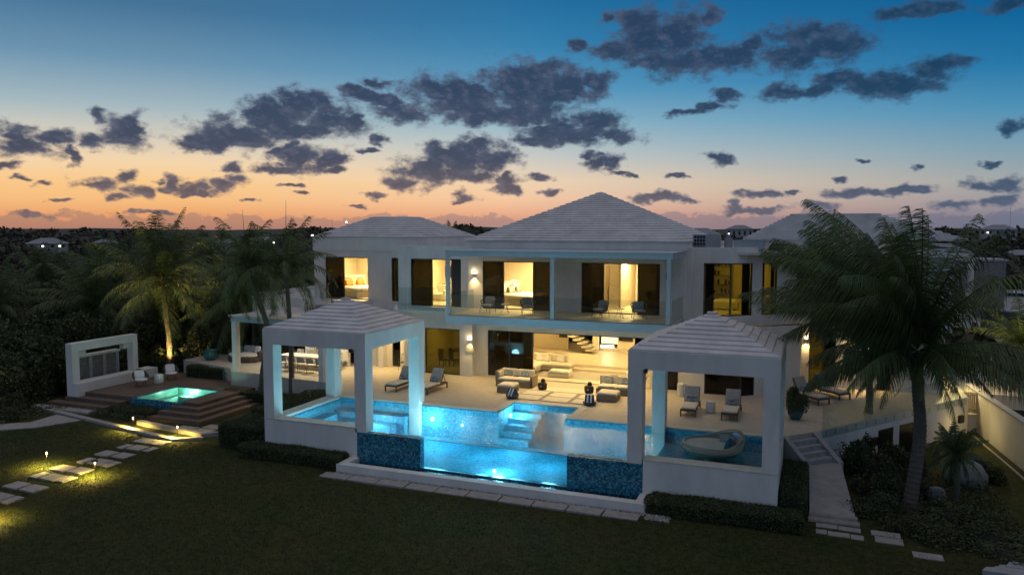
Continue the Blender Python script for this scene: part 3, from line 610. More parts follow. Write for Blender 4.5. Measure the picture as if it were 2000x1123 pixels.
win(-20.1, -17.95, .02, 2.56, 37.86, 'glass_olive', frame='bronze')
win(-26.45, -25.0, 0, 2.5, 39.06); win(-22.9, -22.35, 0, 2.5, 39.06)
win(-6.75, -6.15, 0, 2.55, 38.36)
win(-4.82, -3.12, .02, 2.3, 37.95, 'glass_dark', frame='bronze'); win(.02, .8, .02, 2.3, .05, 'glass_dark', frame='bronze', T=Td)
win(-.1, 1.15, .02, 3.0, 41.94, 'glass_olive', frame='bronze', mull=(.55,)); win(3.1, 3.7, .02, 2.9, 41.94)
m = MB(); m.box(-13.9, -7.6, 38.34, 38.42, 2.50, 2.55); m.build('door_head', 'darkframe', villa)

# balcony: slab, posts, thin roof, glass balustrade
m = MB(); m.box(-16.85, -5.75, 33.9, 37.2, 3.42, 3.80); m.build('balcony_slab', 'trimblue', villa)
m = MB(); m.box(-16.75, -5.85, 34.0, 37.2, 3.80, 3.84); m.build('balcony_floor', 'deckstone', villa)
m = MB(); m.box(-16.85, -5.75, 33.9, 34.15, 6.72, 6.97); m.box(-16.85, -16.6, 34.15, 37.2, 6.72, 6.97); m.box(-6.0, -5.75, 34.15, 37.2, 6.72, 6.97); m.build('pergola_beam', 'trimblue', villa)
m = MB(); m.box(-16.9, -5.7, 33.86, 37.12, 6.97, 7.01)
for i in range(23): m.box(-16.6 + i * .47, -16.5 + i * .47, 34.1, 37.2, 6.8, 6.96) if 0 < i else None
m.build('pergola_roof', 'trimblue', villa)
for x in (-16.85, -11.42, -6.02): MB().box(x, x + .18, 33.92, 34.10, 3.845, 6.72).build('balcony_post', 'trimblue', villa)
xs = fr(-16.62, -6.06, 9)
for q in [(xs[i] + .01, xs[i + 1] - .01, 33.96, 33.975, 3.81, 4.86) for i in range(8)] + [(-16.81, -16.795, 34.15, 37.15, 3.81, 4.86), (-5.81, -5.795, 34.15, 37.15, 3.81, 4.86), (-21.35, -20.75, 37.02, 37.035, 3.6, 4.85), (-20.7, -18.0, 37.02, 37.035, 3.6, 4.85), (-28.3, -27.65, 38.42, 38.435, 3.7, 4.75), (-27.55, -24.5, 38.42, 38.435, 3.7, 4.75)]:
    MB().box(*q).build('balustrade_panel', 'glass_rail', villa)
MB().box(-26.9, -26.87, 38.4, 38.43, 3.83, 4.8).build('rail_post', 'steel', villa)
# right end balcony frame
m = MB(); m.box(6.0, 7.15, 42.2, 42.5, 3.3, 3.84); m.box(6.86, 7.14, 42.2, 42.48, 3.84, 6.6); m.box(6.0, 7.14, 42.2, 42.48, 6.6, 6.88); m.box(6.0, 7.15, 42.5, 48, 3.3, 3.84); m.build('balcony_frame', 'stucco', villa)
m = MB(); m.box(7.10, 7.12, 42.6, 47, 3.84, 4.9); m.build('balustrade', 'glass_rail', villa)

# roof service items
ac = thing('air_conditioner', 'white slatted condenser unit on the flat roof right of the main hip roof', 'air conditioner', (-5.2, 39.0, 6.95))
MB().box(-5.62, -4.35, 38.75, 39.45, 6.98, 7.78).build('casing', 'graypaint', ac)
m = MB()
for i in range(4):
    for j in range(4): m.box(-5.55 + i * .14, -5.44 + i * .14, 38.735, 38.752, 7.08 + j * .17, 7.2 + j * .17)
m.build('grille', 'metaldark', ac)
m = MB(); m.tube([(-3.95, 39.2, 6.95), (-3.95, 39.2, 7.62)], .2, 12); m.build('roof_vent_pipe', 'graypaint', tagd=('dark round vent pipe standing beside the roof condenser unit', 'vent pipe'))
hb_ = thing('roof_duct', 'low pale metal duct box on the flat roof behind the parapet', 'duct', (-3.0, 39.6, 6.95)); MB().box(-3.7, -2.3, 39.2, 39.48, 7.05, 7.48).build('casing', 'steel', hb_); MB().box(-3.75, -2.25, 39.15, 39.48, 7.48, 7.52).build('cover', 'graypaint', hb_)

# loggia on the left: lean roof on columns, upper parapet
lg = thing('loggia', 'low white loggia with thin flat roof on square columns, left of the house', 'loggia', (-28, 36, 0))
lgT = angT(-30.55, 34.28, -6.0)
m = MB(lgT); m.box(0, 8.6, 0, .3, 2.85, 3.14); m.box(0, .3, .3, 4.9, 2.85, 3.14); m.build('beam', 'trimblue', lg)
m = MB(lgT); m.box(-.1, 8.8, -.1, 5.0, 3.14, 3.2); m.build('roof', 'roofwhite', lg)
for x in (0.02, 6.35): MB(lgT).box(x, x + .32, .02, .32, .0, 2.85).build('column', 'stucco', lg)
MB(lgT).box(1.6, 2.3, 4.2, 4.4, 0, 2.85).build('column', 'stucco', lg); MB(lgT).box(3.0, 3.3, 4.2, 4.5, 0, 2.85).build('column', 'stucco', lg); MB(lgT).box(4.1, 4.9, 4.2, 4.4, 0, 2.85).build('column', 'stucco', lg)
m = MB(); m.box(-33.5, -28.4, 39.6, 39.8, 2.6, 3.75); m.box(-33.5, -33.3, 39.8, 47, 2.6, 3.95); m.box(-33.3, -28.4, 46.8, 47, 2.6, 3.95); m.build('parapet', 'stucco', lg)
m = MB(); m.box(-33.3, -28.4, 39.8, 46.8, 3.55, 3.68); m.build('flat_roof', 'roofwhite', lg)

# right terrace rail, lower storey doors and lamps in the retaining wall
tr_ = thing('terrace_rail', 'frameless glass balustrade bolted along the right terrace edge', 'balustrade', (3.6, 37, 0))
Tr = angT(.25, 32.45, math.degrees(math.atan2(9.52, 6.82)))
for i in range(8): MB(Tr).box(.35 + i * 1.4, .35 + i * 1.4 + 1.38, -.06, -.045, -.32, 1.05).build('panel', 'glass_rail', tr_)
m = MB(Tr)
for i in range(8):
    for q in (.25, .9):
        for z in (-.2, -.09): m.tube([(.35 + i * 1.4 + q, -.07, z), (.35 + i * 1.4 + q, .0, z)], .022, 8)
m.build('bolts', 'metaldark', tr_)
rw = thing('lower_wall', 'grey stucco retaining wall with two dark doorways below the right terrace', 'wall', (3.6, 37, -2))
MB(Tr).wall(0, 11.72, -2.6, -.02, -.035, -.004, [(4.29, 5.45, -2.6, -.56), (5.9, 7.05, -2.6, -.56)]).build('facing', 'stucco', rw)
for a, c in ((4.29, 5.45), (5.9, 7.05)): MB(Tr).box(a, c, -.012, -.002, -2.6, -.56).build('door', 'screenblack', rw)
for q, l in ((3.9, 'unlit black square wall lamp beside the lower doorways'), (11.0, 'unlit black square wall lamp at the far end of the retaining wall')):
    t = MB(Tr).box(q - .19, q + .19, -.16, -.04, -1.15, -.8).build('wall_lamp', 'metaldark', tagd=(l, 'wall lamp', 'square lamps on the retaining wall'))

# steps from the deck to the lawn and ramp walk
st = thing('garden_steps', 'pale concrete steps going down from the terrace corner beside the right pavilion', 'steps', (0.3, 31.4, -1))
Ts = angT(-.9, 31.25, 46.2)
m = MB(Ts)
for k in range(5): m.box(.0, 1.62, -.26 * (k + 1), -.26 * k, -1.6, -.18 * (k + 1))
m.build('treads', 'concrete', st)
m = MB(Ts); m.add([(-.02, 0, .0), (.2, 0, .0), (.2, -1.35, -.9), (-.02, -1.35, -.9), (-.02, 0, -1.6), (.2, 0, -1.6), (.2, -1.35, -1.6), (-.02, -1.35, -1.6)], [(0, 3, 2, 1), (4, 5, 6, 7), (0, 1, 5, 4), (1, 2, 6, 5), (2, 3, 7, 6), (3, 0, 4, 7)])
m.add([(1.5, 0, .02), (1.74, 0, .02), (1.74, -1.35, -.88), (1.5, -1.35, -.88), (1.5, 0, -1.6), (1.74, 0, -1.6), (1.74, -1.35, -1.6), (1.5, -1.35, -1.6)], [(0, 3, 2, 1), (4, 5, 6, 7), (0, 1, 5, 4), (1, 2, 6, 5), (2, 3, 7, 6), (3, 0, 4, 7)])
m.build('side_wall', 'concrete', st)
m = MB(); m.add([(.05, 30.4, -.9), (1.18, 31.5, -.9), (1.5, 27.0, -1.34), (.1, 27.0, -1.34), (.05, 30.4, -1.7), (1.18, 31.5, -1.7), (1.5, 27.0, -1.7), (.1, 27.0, -1.7)], [(3, 2, 1, 0), (0, 1, 5, 4), (1, 2, 6, 5), (2, 3, 7, 6), (3, 0, 4, 7)])
m.build('ramp_path', 'concrete', tagd=(None, None, None, 'structure'))
m = MB(); m.box(.08, 1.56, 26.75, 27.0, -1.6, -1.34); m.build('threshold_slab', 'limestone', tagd=('upper pale threshold slab at the foot of the ramp path', 'slab', 'threshold slabs of the ramp'))
m = MB(); m.box(.06, 1.62, 26.42, 26.74, -1.6, -1.42); m.build('threshold_slab', 'limestone', tagd=('lower pale threshold slab nearer the lawn at the ramp path', 'slab', 'threshold slabs of the ramp'))
for (x0, x1, y0, y1, l) in ((.30, .94, 25.98, 26.32, 'left slab in the first stepping row below the ramp'), (.97, 1.62, 25.94, 26.28, 'right slab in the first stepping row below the ramp'),
                          (.30, .62, 25.42, 25.78, 'left small slab in the second stepping row below the ramp'), (.65, 1.28, 25.36, 25.72, 'middle slab in the second stepping row below the ramp'), (1.31, 1.68, 25.32, 25.68, 'right small slab in the second stepping row below the ramp'),
                          (1.92, 2.75, 25.9, 26.3, 'dull slab beside the shrubs right of the ramp'), (2.0, 2.78, 25.35, 25.82, 'bright slab near the shrubs right of the ramp'), (2.95, 3.75, 24.55, 24.98, 'last slab towards the lower right corner of the lawn')):
    MB().box(x0, x1, y0, y1, -1.52, -1.465).build('stepping_stone', 'limestone', tagd=(l, 'stepping stone', 'stepping stones below the ramp'))
m = MB()
for i in range(7):
    m.prism([(4.6 + .22 * i, 24.05 + .18 * i), (6.2, 24.0 + .18 * i), (6.2, 24.6 + .2 * i), (4.75 + .2 * i + .08 * (i % 2), 24.35 + .2 * i)], -1.6, -1.38 - .02 * (i % 3))
m.build('stone_border', 'graypaint', tagd=('jagged pale stone border in the lower right corner of the lawn', 'stone border'))

# boundary wall on the right, gate
bw = thing('boundary_wall', 'long cream boundary wall running beside the right lawn strip', 'wall', (8, 38, -2))
pts = [(7.45, 45.2), (7.85, 41.2), (8.3, 36.8), (9.1, 28.0), (9.6, 20)]
m = MB()
for a, c in zip(pts, pts[1:]):
    m.prism([a, c, (c[0] + .25, c[1]), (a[0] + .25, a[1])], -2.3, .02)
m.build('wall', 'stucco', bw)
m = MB()
for a, c in zip(pts, pts[1:]): m.prism([(a[0] - .04, a[1]), (c[0] - .04, c[1]), (c[0] + .3, c[1]), (a[0] + .3, a[1])], .02, .09)
m.build('coping', 'graypaint', bw)
m = MB()
for a, c in zip(pts, pts[1:]): m.prism([(a[0] - .42, a[1]), (c[0] - .42, c[1]), (c[0] - .34, c[1]), (a[0] - .34, a[1])], -2.2, -1.86)
m.build('edging', 'concrete', bw)
gt = thing('garden_gate', 'pale slatted garden gate between the terrace end and the boundary wall', 'gate', (7.3, 43, -2))
m = MB()
for i in range(7): m.box(7.06 + i * .09, 7.13 + i * .09, 43.0, 43.03, -1.0, .05)
m.box(7.05, 7.72, 43.03, 43.06, -.9, -.82); m.box(7.05, 7.72, 43.03, 43.06, -.15, -.07); m.build('slat_panel', 'tan', gt)
MB().box(7.70, 7.78, 42.98, 43.08, -2.0, .15).build('post', 'graypaint', gt)
m = MB(); m.box(7.05, 7.7, 43.0, 43.1, -2.2, -1.05); m.build('kick_wall', 'stucco', gt)
m = MB(); m.box(7.07, 11, 44.6, 60, -1.0, -.3); m.build('side_court', 'concrete', tagd=(None, None, None, 'structure'))

# ------------------------------------------------------------------ rooms (walls, floor, ceiling, ceiling light)
def room(x0, x1, y0, y1, z0, z1, e, floor='insidefloor', lights=1, col=WARM, lx=None, ly=None):
    m = MB(); m.box(x0, x1, y1, y1 + .1, z0, z1); m.box(x0 - .1, x0, y0, y1, z0, z1); m.box(x1, x1 + .1, y0, y1, z0, z1); m.box(x0, x1, y0, y1, z1, z1 + .05)
    o = m.build('room_walls', 'inside', villa)
    f = MB(); f.box(x0, x1, y0, y1, z0 - .02, z0 + .012); f.build('room_floor', floor, villa)
    for i in range(lights):
        cx = x0 + (x1 - x0) * (i + .5) / lights if lx is None else lx; yy = (y0 + y1) / 2 if ly is None else ly
        d = MB(); d.tube([(cx, yy, z1 - .03), (cx, yy, z1 - .005)], .22, 16); d.build('ceiling_light', 'glow_warm', villa)
        lamp('AREA', (cx, yy, z1 - .06), e, col, villa, 1.2, name='ceiling_lamp')
    return o
K = 2.9
room(-28.1, -21.5, 39.46, 43.4, F2, 6.75, 150 * K, lx=-25.6, ly=41.2)
room(-21.15, -17.3, 37.6, 42.6, F2, 6.7, 110 * K)
room(-17.1, -11.25, 37.46, 42.0, F2, 6.65, 150 * K, lx=-14.3)
room(-11.0, -5.9, 37.46, 43.5, F2, 6.65, 170 * K, lx=-9)
room(-5.4, -1.8, 40.6, 44.5, F2, 6.7, 10, lx=-3.6)
m = MB(); m.box(-5.4, -5.3, 38.5, 40.6, F2, 6.7); m.build('room_walls', 'inside', villa)
f = MB(); f.prism([(-5.4, 38.45), (-3.75, 38.45), (-1.6, 40.5), (-1.8, 40.6), (-5.4, 40.6)], F2 - .02, F2 + .01); f.build('room_floor', 'insidefloor', villa)
lamp('POINT', (-4.2, 40.2, 6.3), 60 * K, (1, .72, .26), villa, .15)
lamp('POINT', (-.6, 43.2, 5.6), 14 * K, (1, .66, .3), villa, .15)
room(-20.95, -17.4, 38.1, 43.0, 0.01, 2.9, 16 * K)
room(-28.0, -21.6, 39.3, 44.0, 0.01, 2.9, 10 * K)
room(-5.4, .6, 42.3, 47, 0.01, 2.9, 16 * K)
# living room: deep, two broad steps, upper floor, back wall features
m = MB(); m.box(-17.1, -6.9, 50, 50.1, 0, 3.2); m.box(-17.1, -17.0, 38.6, 50, 0, 3.3); m.box(-6.95, -6.85, 38.6, 50, 0, 3.3); m.box(-17.0, -6.9, 38.6, 50, 3.2, 3.25); m.build('room_walls', 'inside', villa)
m = MB(); m.box(-17.0, -6.95, 38.25, 41.3, 0, .016); m.build('room_floor', 'insidefloor', villa)
m = MB(); m.box(-17.0, -6.95, 38.2, 38.9, .017, .045); m.build('door_sill', 'slab', villa)
m = MB(); m.box(-13.0, -6.95, 41.3, 41.9, 0, .16); m.box(-17.0, -6.95, 41.9, 50, 0, .32); m.build('inner_steps', 'insidefloor', villa)
for q in ((-16.95, -14.6, 47.0, 47.1), (-12.95, -12.6, 46.9, 47.2), (-11.5, -10.4, 47.6, 47.7)): MB().box(*q, .32, 3.2).build('partition', 'inside', villa)
m = MB(); m.add([(-15.2, 46.98, 2.6), (-15.2, 46.98, 1.05), (-14.62, 46.98, 1.05)], [(0, 1, 2)]); m.build('stair_opening', 'bronze', villa)
MB().box(-12.6, -11.5, 47.75, 47.8, .7, 3.0).build('light_wash_panel', 'glow_panel', villa)  # wall panel glows by itself, standing in for a wash of light
MB().box(-12.6, -11.75, 47.5, 47.72, .46, .62).build('fireplace_strip', 'glow_lamp', villa)
MB().box(-12.6, -10.4, 47.3, 47.72, .32, .46).build('hearth', 'slab', villa)
MB().box(-11.4, -10.5, 47.56, 47.6, 1.3, 2.0).build('niche', 'graypaint', villa)
tv = thing('television', 'black television in the niche at the back of the living room', 'television', (-11, 47.5, .9)); MB().box(-11.4, -10.5, 47.5, 47.55, .95, 1.4).build('screen', 'screenblack', tv)
sc = thing('staircase', 'floating cream staircase rising to the left at the back of the living room', 'staircase', (-13.6, 46.5, .32))
for k in range(8): MB().box(-13.0 - k * .28, -12.55 - k * .28, 45.5, 46.6, .5 + k * .2, .6 + k * .2).build('tread', 'insidefloor', sc)
m = MB(); m.add([(-12.4, 45.44, .4), (-15.0, 45.44, 2.3), (-15.0, 45.44, 2.9), (-12.4, 45.44, .95), (-12.4, 45.46, .4), (-15.0, 45.46, 2.3), (-15.0, 45.46, 2.9), (-12.4, 45.46, .95)], [(0, 3, 2, 1), (4, 5, 6, 7), (0, 1, 5, 4), (2, 3, 7, 6)]); m.build('glass_side', 'glass_clear', sc)
for (x, y, e) in ((-15, 40.6, 75), (-10.5, 40.2, 95), (-13.6, 44.6, 90), (-9.2, 44.4, 80)):
    d = MB(); d.tube([(x, y, 3.16), (x, y, 3.19)], .2, 14); d.build('ceiling_light', 'glow_warm', villa)
    lamp('AREA', (x, y, 3.12), e * K * .56, WARM, villa, 1.4, name='ceiling_lamp')
lamp('POINT', (-12.1, 47.2, 1.2), 14, (1, .8, .42), villa, .2)
m = MB(); m.box(-11.0, -9.2, 39.2, 40.3, .02, .03)
MB().box(-15.6, -9.4, 39.2, 41.1, .016, .024).build('rug', 'cushion_grey', tagd=('wide flat taupe rug on the living room floor in front of the inner steps', 'rug'))
# soffit downlights over the terrace (under the balcony) and under the pavilions
for (x, y, z, e) in ((-15.3, 36.0, 3.41, 60), (-12.6, 36.0, 3.41, 70), (-9.8, 36.0, 3.41, 70), (-7.2, 36.0, 3.41, 60)):
    d = MB(); d.tube([(x, y, z - .012), (x, y, z - .001)], .09, 12); d.build('downlight', 'glow_warm', villa)
    lamp('SPOT', (x, y, z - .03), e * 6.0, WARM, villa, .08, rot=(0, 0, 0), spot=150, blend=.9)
for (x, y, e) in ((-15.4, 36.0, 26), (-9.0, 36.0, 9)):
    d = MB(); d.tube([(x, y, 6.79), (x, y, 6.80)], .07, 12); d.build('downlight', 'glow_warm', villa)
    lamp('SPOT', (x, y, 6.77), e * 6, WARM, villa, .06, rot=(0, 0, 0), spot=140, blend=.9)
# loggia lights
for (x, y, e, c) in ((-28.8, 36.6, 40, (1, .86, .66)), (-25.6, 36.4, 70, (1, .78, .40))):
    d = MB(); d.tube([(x, y, 3.11), (x, y, 3.135)], .1, 12); d.build('downlight', 'glow_warm', lg)
    lamp('SPOT', (x, y, 3.08), e * 8, c, lg, .1, rot=(0, 0, 0), spot=155, blend=.9)
lamp('SPOT', (-22.2, 37.6, 3.1), 600, WARM, villa, .1, rot=(0, 0, 0), spot=150, blend=.9)
MB().tube([(-22.2, 37.6, 3.12), (-22.2, 37.6, 3.18)], .08, 12).build('downlight', 'glow_warm', villa)
MB().box(-24.2, -21.45, 37.3, 39.2, 3.18, 3.25).build('canopy', 'stucco', villa)

def wall_lamp(label, x, y, z, e, mat='glow_warm', group='lit lamps on the house walls', ny=-1):
    t = thing('wall_lamp', label, 'wall lamp', (x, y, z), 0, group)
    MB().box(x - .08, x + .08, y - .12, y - .01, z - .08, z + .12).build('shade', mat, t)
    m = MB(); m.box(x - .10, x + .10, y - .14, y, z - .12, z - .08); m.build('bracket', 'metaldark', t)
    lamp('SPOT', (x, y - .12, z - .22), e * 1.6, WARM, t, .04, rot=(0, 0, 0), spot=110, blend=1.0)
    lamp('POINT', (x, y - .32, z), e * .05, WARM, t, .06)
    return t
wall_lamp('lit box lamp on the upper balcony wall, left of the sliding doors', -16.77, 37.2, 5.75, 55)
wall_lamp('lit box lamp on the ground floor wall between two large windows', -17.0, 38.3 - .02, 2.15, 60) if False else wall_lamp('lit box lamp on the ground floor wall between two large windows', -17.32, 37.8, 2.1, 60)
MB().box(-17.6, -17.1, 37.765, 37.798, 1.35, 1.68).build('picture', 'pottery', tagd=('small pale framed relief panel below the lit ground floor wall lamp', 'picture'))
wall_lamp('lit lamp behind the palm fronds on the right ground floor wall', 1.75, 41.9, 2.25, 90)
wall_lamp('lit lamp at the dark right window beside the potted plant', -.25, 41.9, 2.5, 45)
t = MB(); t.box(-6.6, -6.42, 37.02, 37.2, 5.6, 5.95); t.build('wall_speaker', 'metaldark', tagd=('small black speaker box on the upper wall right of the balcony', 'speaker'))
# light standing on the court behind the right terrace end, washing the boundary wall
fl = thing('post_lamp', 'lit garden lamp standing behind the gate washing the boundary wall yellow', 'garden lamp', (6.5, 44.4, 0))
MB().tube([(6.5, 44.4, 0), (6.5, 44.4, 1.9)], .04, 8).build('pole', 'metaldark', fl); MB().lathe([(.12, 1.9), (.14, 2.1), (.05, 2.2)], (6.5, 44.4, 0), 12).build('lantern', 'glow_warm', fl)
lamp('POINT', (6.5, 44.1, 2.05), 620, (1, .74, .30), fl, .15)
fl2 = thing('wall_washer', 'small ground light at the foot of the boundary wall', 'ground light', (7.4, 40, -1.9))
MB().lathe([(.07, 0), (.08, .1), (.03, .12)], (7.3, 40.6, -1.95), 10).build('lantern', 'ceramic_white', fl2)
lamp('POINT', (6.9, 40.2, -1.0), 14, (1, .74, .28), fl2, .1)
wall_lamp('added lamp brightening the recessed wall at the far right of the terrace', 2.7, 41.9, 2.1, 90)  # added lamp with no visible source, kept because it lights this end

# ------------------------------------------------------------------ furniture prototypes (local coordinates)
def lounger(label, x, y, rz, group='sun loungers on the terrace', back=58, pil='bluepattern'):
    t = thing('sun_lounger', label, 'sun lounger', (x, y, .012), rz, group)
    m = MB(); m.box(-.34, -.29, 0, 1.95, .24, .31); m.box(.29, .34, 0, 1.95, .24, .31); m.box(-.29, .29, 0, .05, .24, .31); m.box(-.29, .29, 1.9, 1.95, .24, .31); m.box(-.29, .29, .05, 1.9, .27, .29)
    m.build('frame', 'teak', t, local=True)
    for px in (-.34, .29):
        for py in (.0, 1.89): MB().box(px, px + .05, py, py + .06, 0, .24).build('leg', 'teak', t, local=True)
    MB().rbox(-.31, .31, .02, 1.28, .31, .40, .03).build('mattress', 'cushion', t, local=True)
    T = Matrix.Translation((0, 1.28, .34)) @ Matrix.Rotation(R(back), 4, 'X')
    MB(T).rbox(-.31, .31, 0, .78, 0, .09, .03).build('backrest', 'cushion_grey', t, local=True)
    MB(T).box(-.33, .33, 0, .76, -.05, -.005).build('backrest_frame', 'teak', t, local=True)
    T2 = Matrix.Translation((0, 1.2, .42)) @ Matrix.Rotation(R(back), 4, 'X')
    MB(T2).rbox(-.24, .24, .0, .28, .02, .12, .04).build('pillow', pil, t, local=True)
    m = MB(); m.tube([(-.28, 1.85, .27), (-.28, 1.28 + .55 * math.cos(R(back)), .34 + .55 * math.sin(R(back)))], .018, 6); m.tube([(.28, 1.85, .27), (.28, 1.28 + .55 * math.cos(R(back)), .34 + .55 * math.sin(R(back)))], .018, 6); m.build('strut', 'teak', t, local=True)
    return t
lounger('teak sun lounger behind the left pavilion post, left of its pair', -19.35, 32.75, -3)
lounger('teak sun lounger just right of the left pavilion, by the olive window', -17.62, 32.75, -4)
lounger('teak sun lounger in the right pavilion, left of the white drum table', -4.85, 33.0, 2)
lounger('teak sun lounger in the right pavilion, right of the white drum table', -3.13, 32.95, 0)
lounger('nearer angled sun lounger by the potted plant and glass rail', .62, 37.5, 44)
lounger('farther angled sun lounger against the lamp lit right wall', 1.55, 39.0, 42)
def drum(label, x, y, z, r=.19, h=.48, mat='ceramic_white', fl=12):
    m = MB(); n = 24; vs = []; fs = []
    prof = [(.88, 0), (1.0, .1), (1.0, .6), (.96, .92), (.90, 1.0)]
    for a, zz in prof:
        for k in range(n):
            w = 2 * math.pi * k / n; q = r * a * (1 + (.05 if k % 2 else -.03)); vs.append((x + q * math.cos(w), y + q * math.sin(w), z + h * zz))
    for i in range(4):
        for k in range(n): fs.append((i * n + k, i * n + (k + 1) % n, (i + 1) * n + (k + 1) % n, (i + 1) * n + k))
    fs.append(tuple(range(4 * n, 5 * n))); fs.append(tuple(reversed(range(n)))); m.add(vs, fs)
    return m.build('drum_table', mat, tagd=(label, 'side table', 'fluted drum tables'))
drum('fluted white drum table between the two loungers in the right pavilion', -4.05, 34.2, .012, .2, .5)
drum('tall fluted drum stool against the wall behind the right pavilion post', -5.75, 37.0, .012, .22, .62)
drum('grey fluted drum table near the angled loungers', -.3, 38.9, .012, .22, .45, 'pottery')

def sofa(label, x, y, armL, armR, group):
    t = thing('wicker_sofa', label, 'sofa', (x, y, .012), 0, group)
    m = MB(); m.box(-.98, .98, -.42, .45, 0, .30); m.build('base', 'wicker', t, local=True)
    m = MB(); m.box(-.98, .98, .37, .45, .30, .78); m.build('back_frame', 'wicker', t, local=True)
    if armL: m = MB(); m.box(-1.0, -.90, -.42, .37, .30, .78); m.build('armrest', 'wicker', t, local=True); MB().rbox(-.90, -.76, -.36, .20, .46, .76, .04).build('side_cushion', 'cushion', t, local=True)
    if armR: m = MB(); m.box(.90, 1.02, -.42, .40, 0, .62); m.build('armrest', 'wicker', t, local=True)
    for a, b in ((-.88, 0), (.01, .89)):
        MB().rbox(a, b, -.42, .22, .30, .46, .04).build('seat_cushion', 'cushion', t, local=True)
        MB().rbox(a, b, .20, .37, .45, .84, .04).build('back_cushion', 'cushion', t, local=True)
    for a in (-.5, .42): MB(Matrix.Translation((a, .14, .47)) @ Matrix.Rotation(R(-14), 4, 'X')).rbox(-.23, .23, -.06, .05, 0, .30, .04).build('pillow', 'bluepattern', t, local=True)
    return t
sofa('wicker two seat sofa with left side arm in front of the dark sliding doors', -14.05, 36.35, True, True, 'wicker sofas on the terrace')
sofa('wicker two seat sofa partly behind the right pavilion post', -8.75, 36.35, False, True, 'wicker sofas on the terrace')
def ottoman(label, x, y, w=.84, d=.9):
    t = thing('ottoman', label, 'ottoman', (x, y, .012), 0, 'wicker ottomans')
    m = MB(); m.box(-w / 2, w / 2, -d / 2, d / 2, 0, .28); m.build('base', 'wicker', t, local=True)
    m = MB(); m.box(w / 2 - .002, w / 2 + .003, -d / 2 + .12, d / 2 - .12, .05, .22); m.build('side_opening', 'darkframe', t, local=True)
    MB().rbox(-w / 2 + .01, w / 2 - .01, -d / 2 + .01, d / 2 - .01, .28, .42, .04).build('cushion', 'cushion', t, local=True)
ottoman('cushioned wicker ottoman in front of the left terrace sofa', -13.95, 34.95)
ottoman('cushioned wicker ottoman in front of the right terrace sofa', -8.85, 34.95, .95)
def fire_drum(label, x, y):
    t = thing('fire_drum', label, 'lantern stool', (x, y, .03), 0, 'hexagonal dark metal drums')
    m = MB(); m.lathe([(.20, 0), (.24, .1), (.24, .3), (.19, .36)], (0, 0, 0), 6); m.build('body', 'metaldark', t, local=True)
    m = MB(); m.lathe([(.06, .34), (.11, .38), (.12, .45), (.08, .53), (.03, .55)], (.03, .03, 0), 7); m.build('lantern', 'metaldark', t, local=True)
    m = MB(); m.tube([(0, -.235, .2), (0, -.205, .2)], .055, 10); m.build('opening', 'pottery', t, local=True)
fire_drum('dark hexagonal drum with a round top beside the left terrace sofa', -12.5, 35.95)
fire_drum('dark hexagonal drum with a round top beside the right terrace sofa', -10.1, 36.0)
def towel_basket(label, x, y, z, rz=0, s=1.0):
    t = thing('towel_basket', label, 'towel basket', (x, y, z), rz, 'baskets of striped towels')
    MB().lathe([(.22 * s, 0), (.29 * s, .05), (.31 * s, .14), (.27 * s, .15)], (0, 0, 0), 18).build('basket', 'wickerdark', t, local=True)
    rows = [(4, .14), (3, .23), (2, .32), (1, .40)]
    for n_, z_ in rows:
        for i in range(n_):
            px = (i - (n_ - 1) / 2) * .125 * s
            for q in range(5):
                y0 = -.2 * s + q * .08 * s
                if q == 0: mm = (MB(), MB())
                mm[q % 2].tube([(px, y0, z_ * s), (px, y0 + .08 * s, z_ * s)], .062 * s, 9)
            mm[0].build('rolled_towel', 'stripe_navy', t, local=True); mm[1].build('towel_stripes', 'stripe_white', t, local=True)
    return t
towel_basket('basket of rolled navy and white towels before the left ottoman', -13.2, 33.62, .02, 75)
towel_basket('basket of rolled navy and white towels before the right ottoman', -9.4, 33.62, .02, 100)

def armchair(label, x, y, rz):
    t = thing('rope_armchair', label, 'armchair', (x, y, F2 + .001), rz, 'rope armchairs on the balcony')
    for px, py in ((-.27, -.27), (.27, -.27), (-.25, .27), (.25, .27)): MB().tube([(px * 1.12, py * 1.15, 0), (px, py, .3)], .014, 6).build('leg', 'metaldark', t, local=True)
    m = MB(); n = 17
    for k in range(n):
        w = R(-30 + 240 * k / (n - 1)); c, s_ = math.cos(w), math.sin(w); back = max(0, s_) * .17
        m.tube([(.29 * c, .27 * s_, .3), (.36 * c, .34 * s_, .52), (.38 * c, .37 * s_, .60 + back)], .012, 5)
    top = [(.38 * math.cos(R(-30 + 240 * k / 20)), .37 * math.sin(R(-30 + 240 * k / 20)), .60 + .17 * max(0, math.sin(R(-30 + 240 * k / 20)))) for k in range(21)]
    m.tube(top, .02, 6); m.tube([(.29 * math.cos(R(18 * k)), .27 * math.sin(R(18 * k)), .3) for k in range(21)], .018, 6)
    m.build('rope_shell', 'wickerdark', t, local=True)
    MB().rbox(-.27, .27, -.30, .24, .31, .43, .04).build('seat_cushion', 'cushion_grey', t, local=True)
    MB(Matrix.Translation((0, .14, .43)) @ Matrix.Rotation(R(-12), 4, 'X')).rbox(-.26, .26, -.05, .09, 0, .36, .05).build('back_cushion', 'cushion_grey', t, local=True)
    return t
armchair('leftmost rope armchair on the balcony, left of the first side table', -15.27, 35.5, -8)
armchair('rope armchair on the balcony turned sideways, right of the first side table', -13.2, 35.7, 28)
armchair('rope armchair on the balcony left of the second side table', -9.42, 35.55, -22)
armchair('rightmost rope armchair on the balcony by the dark door leaf', -7.62, 35.7, 24)
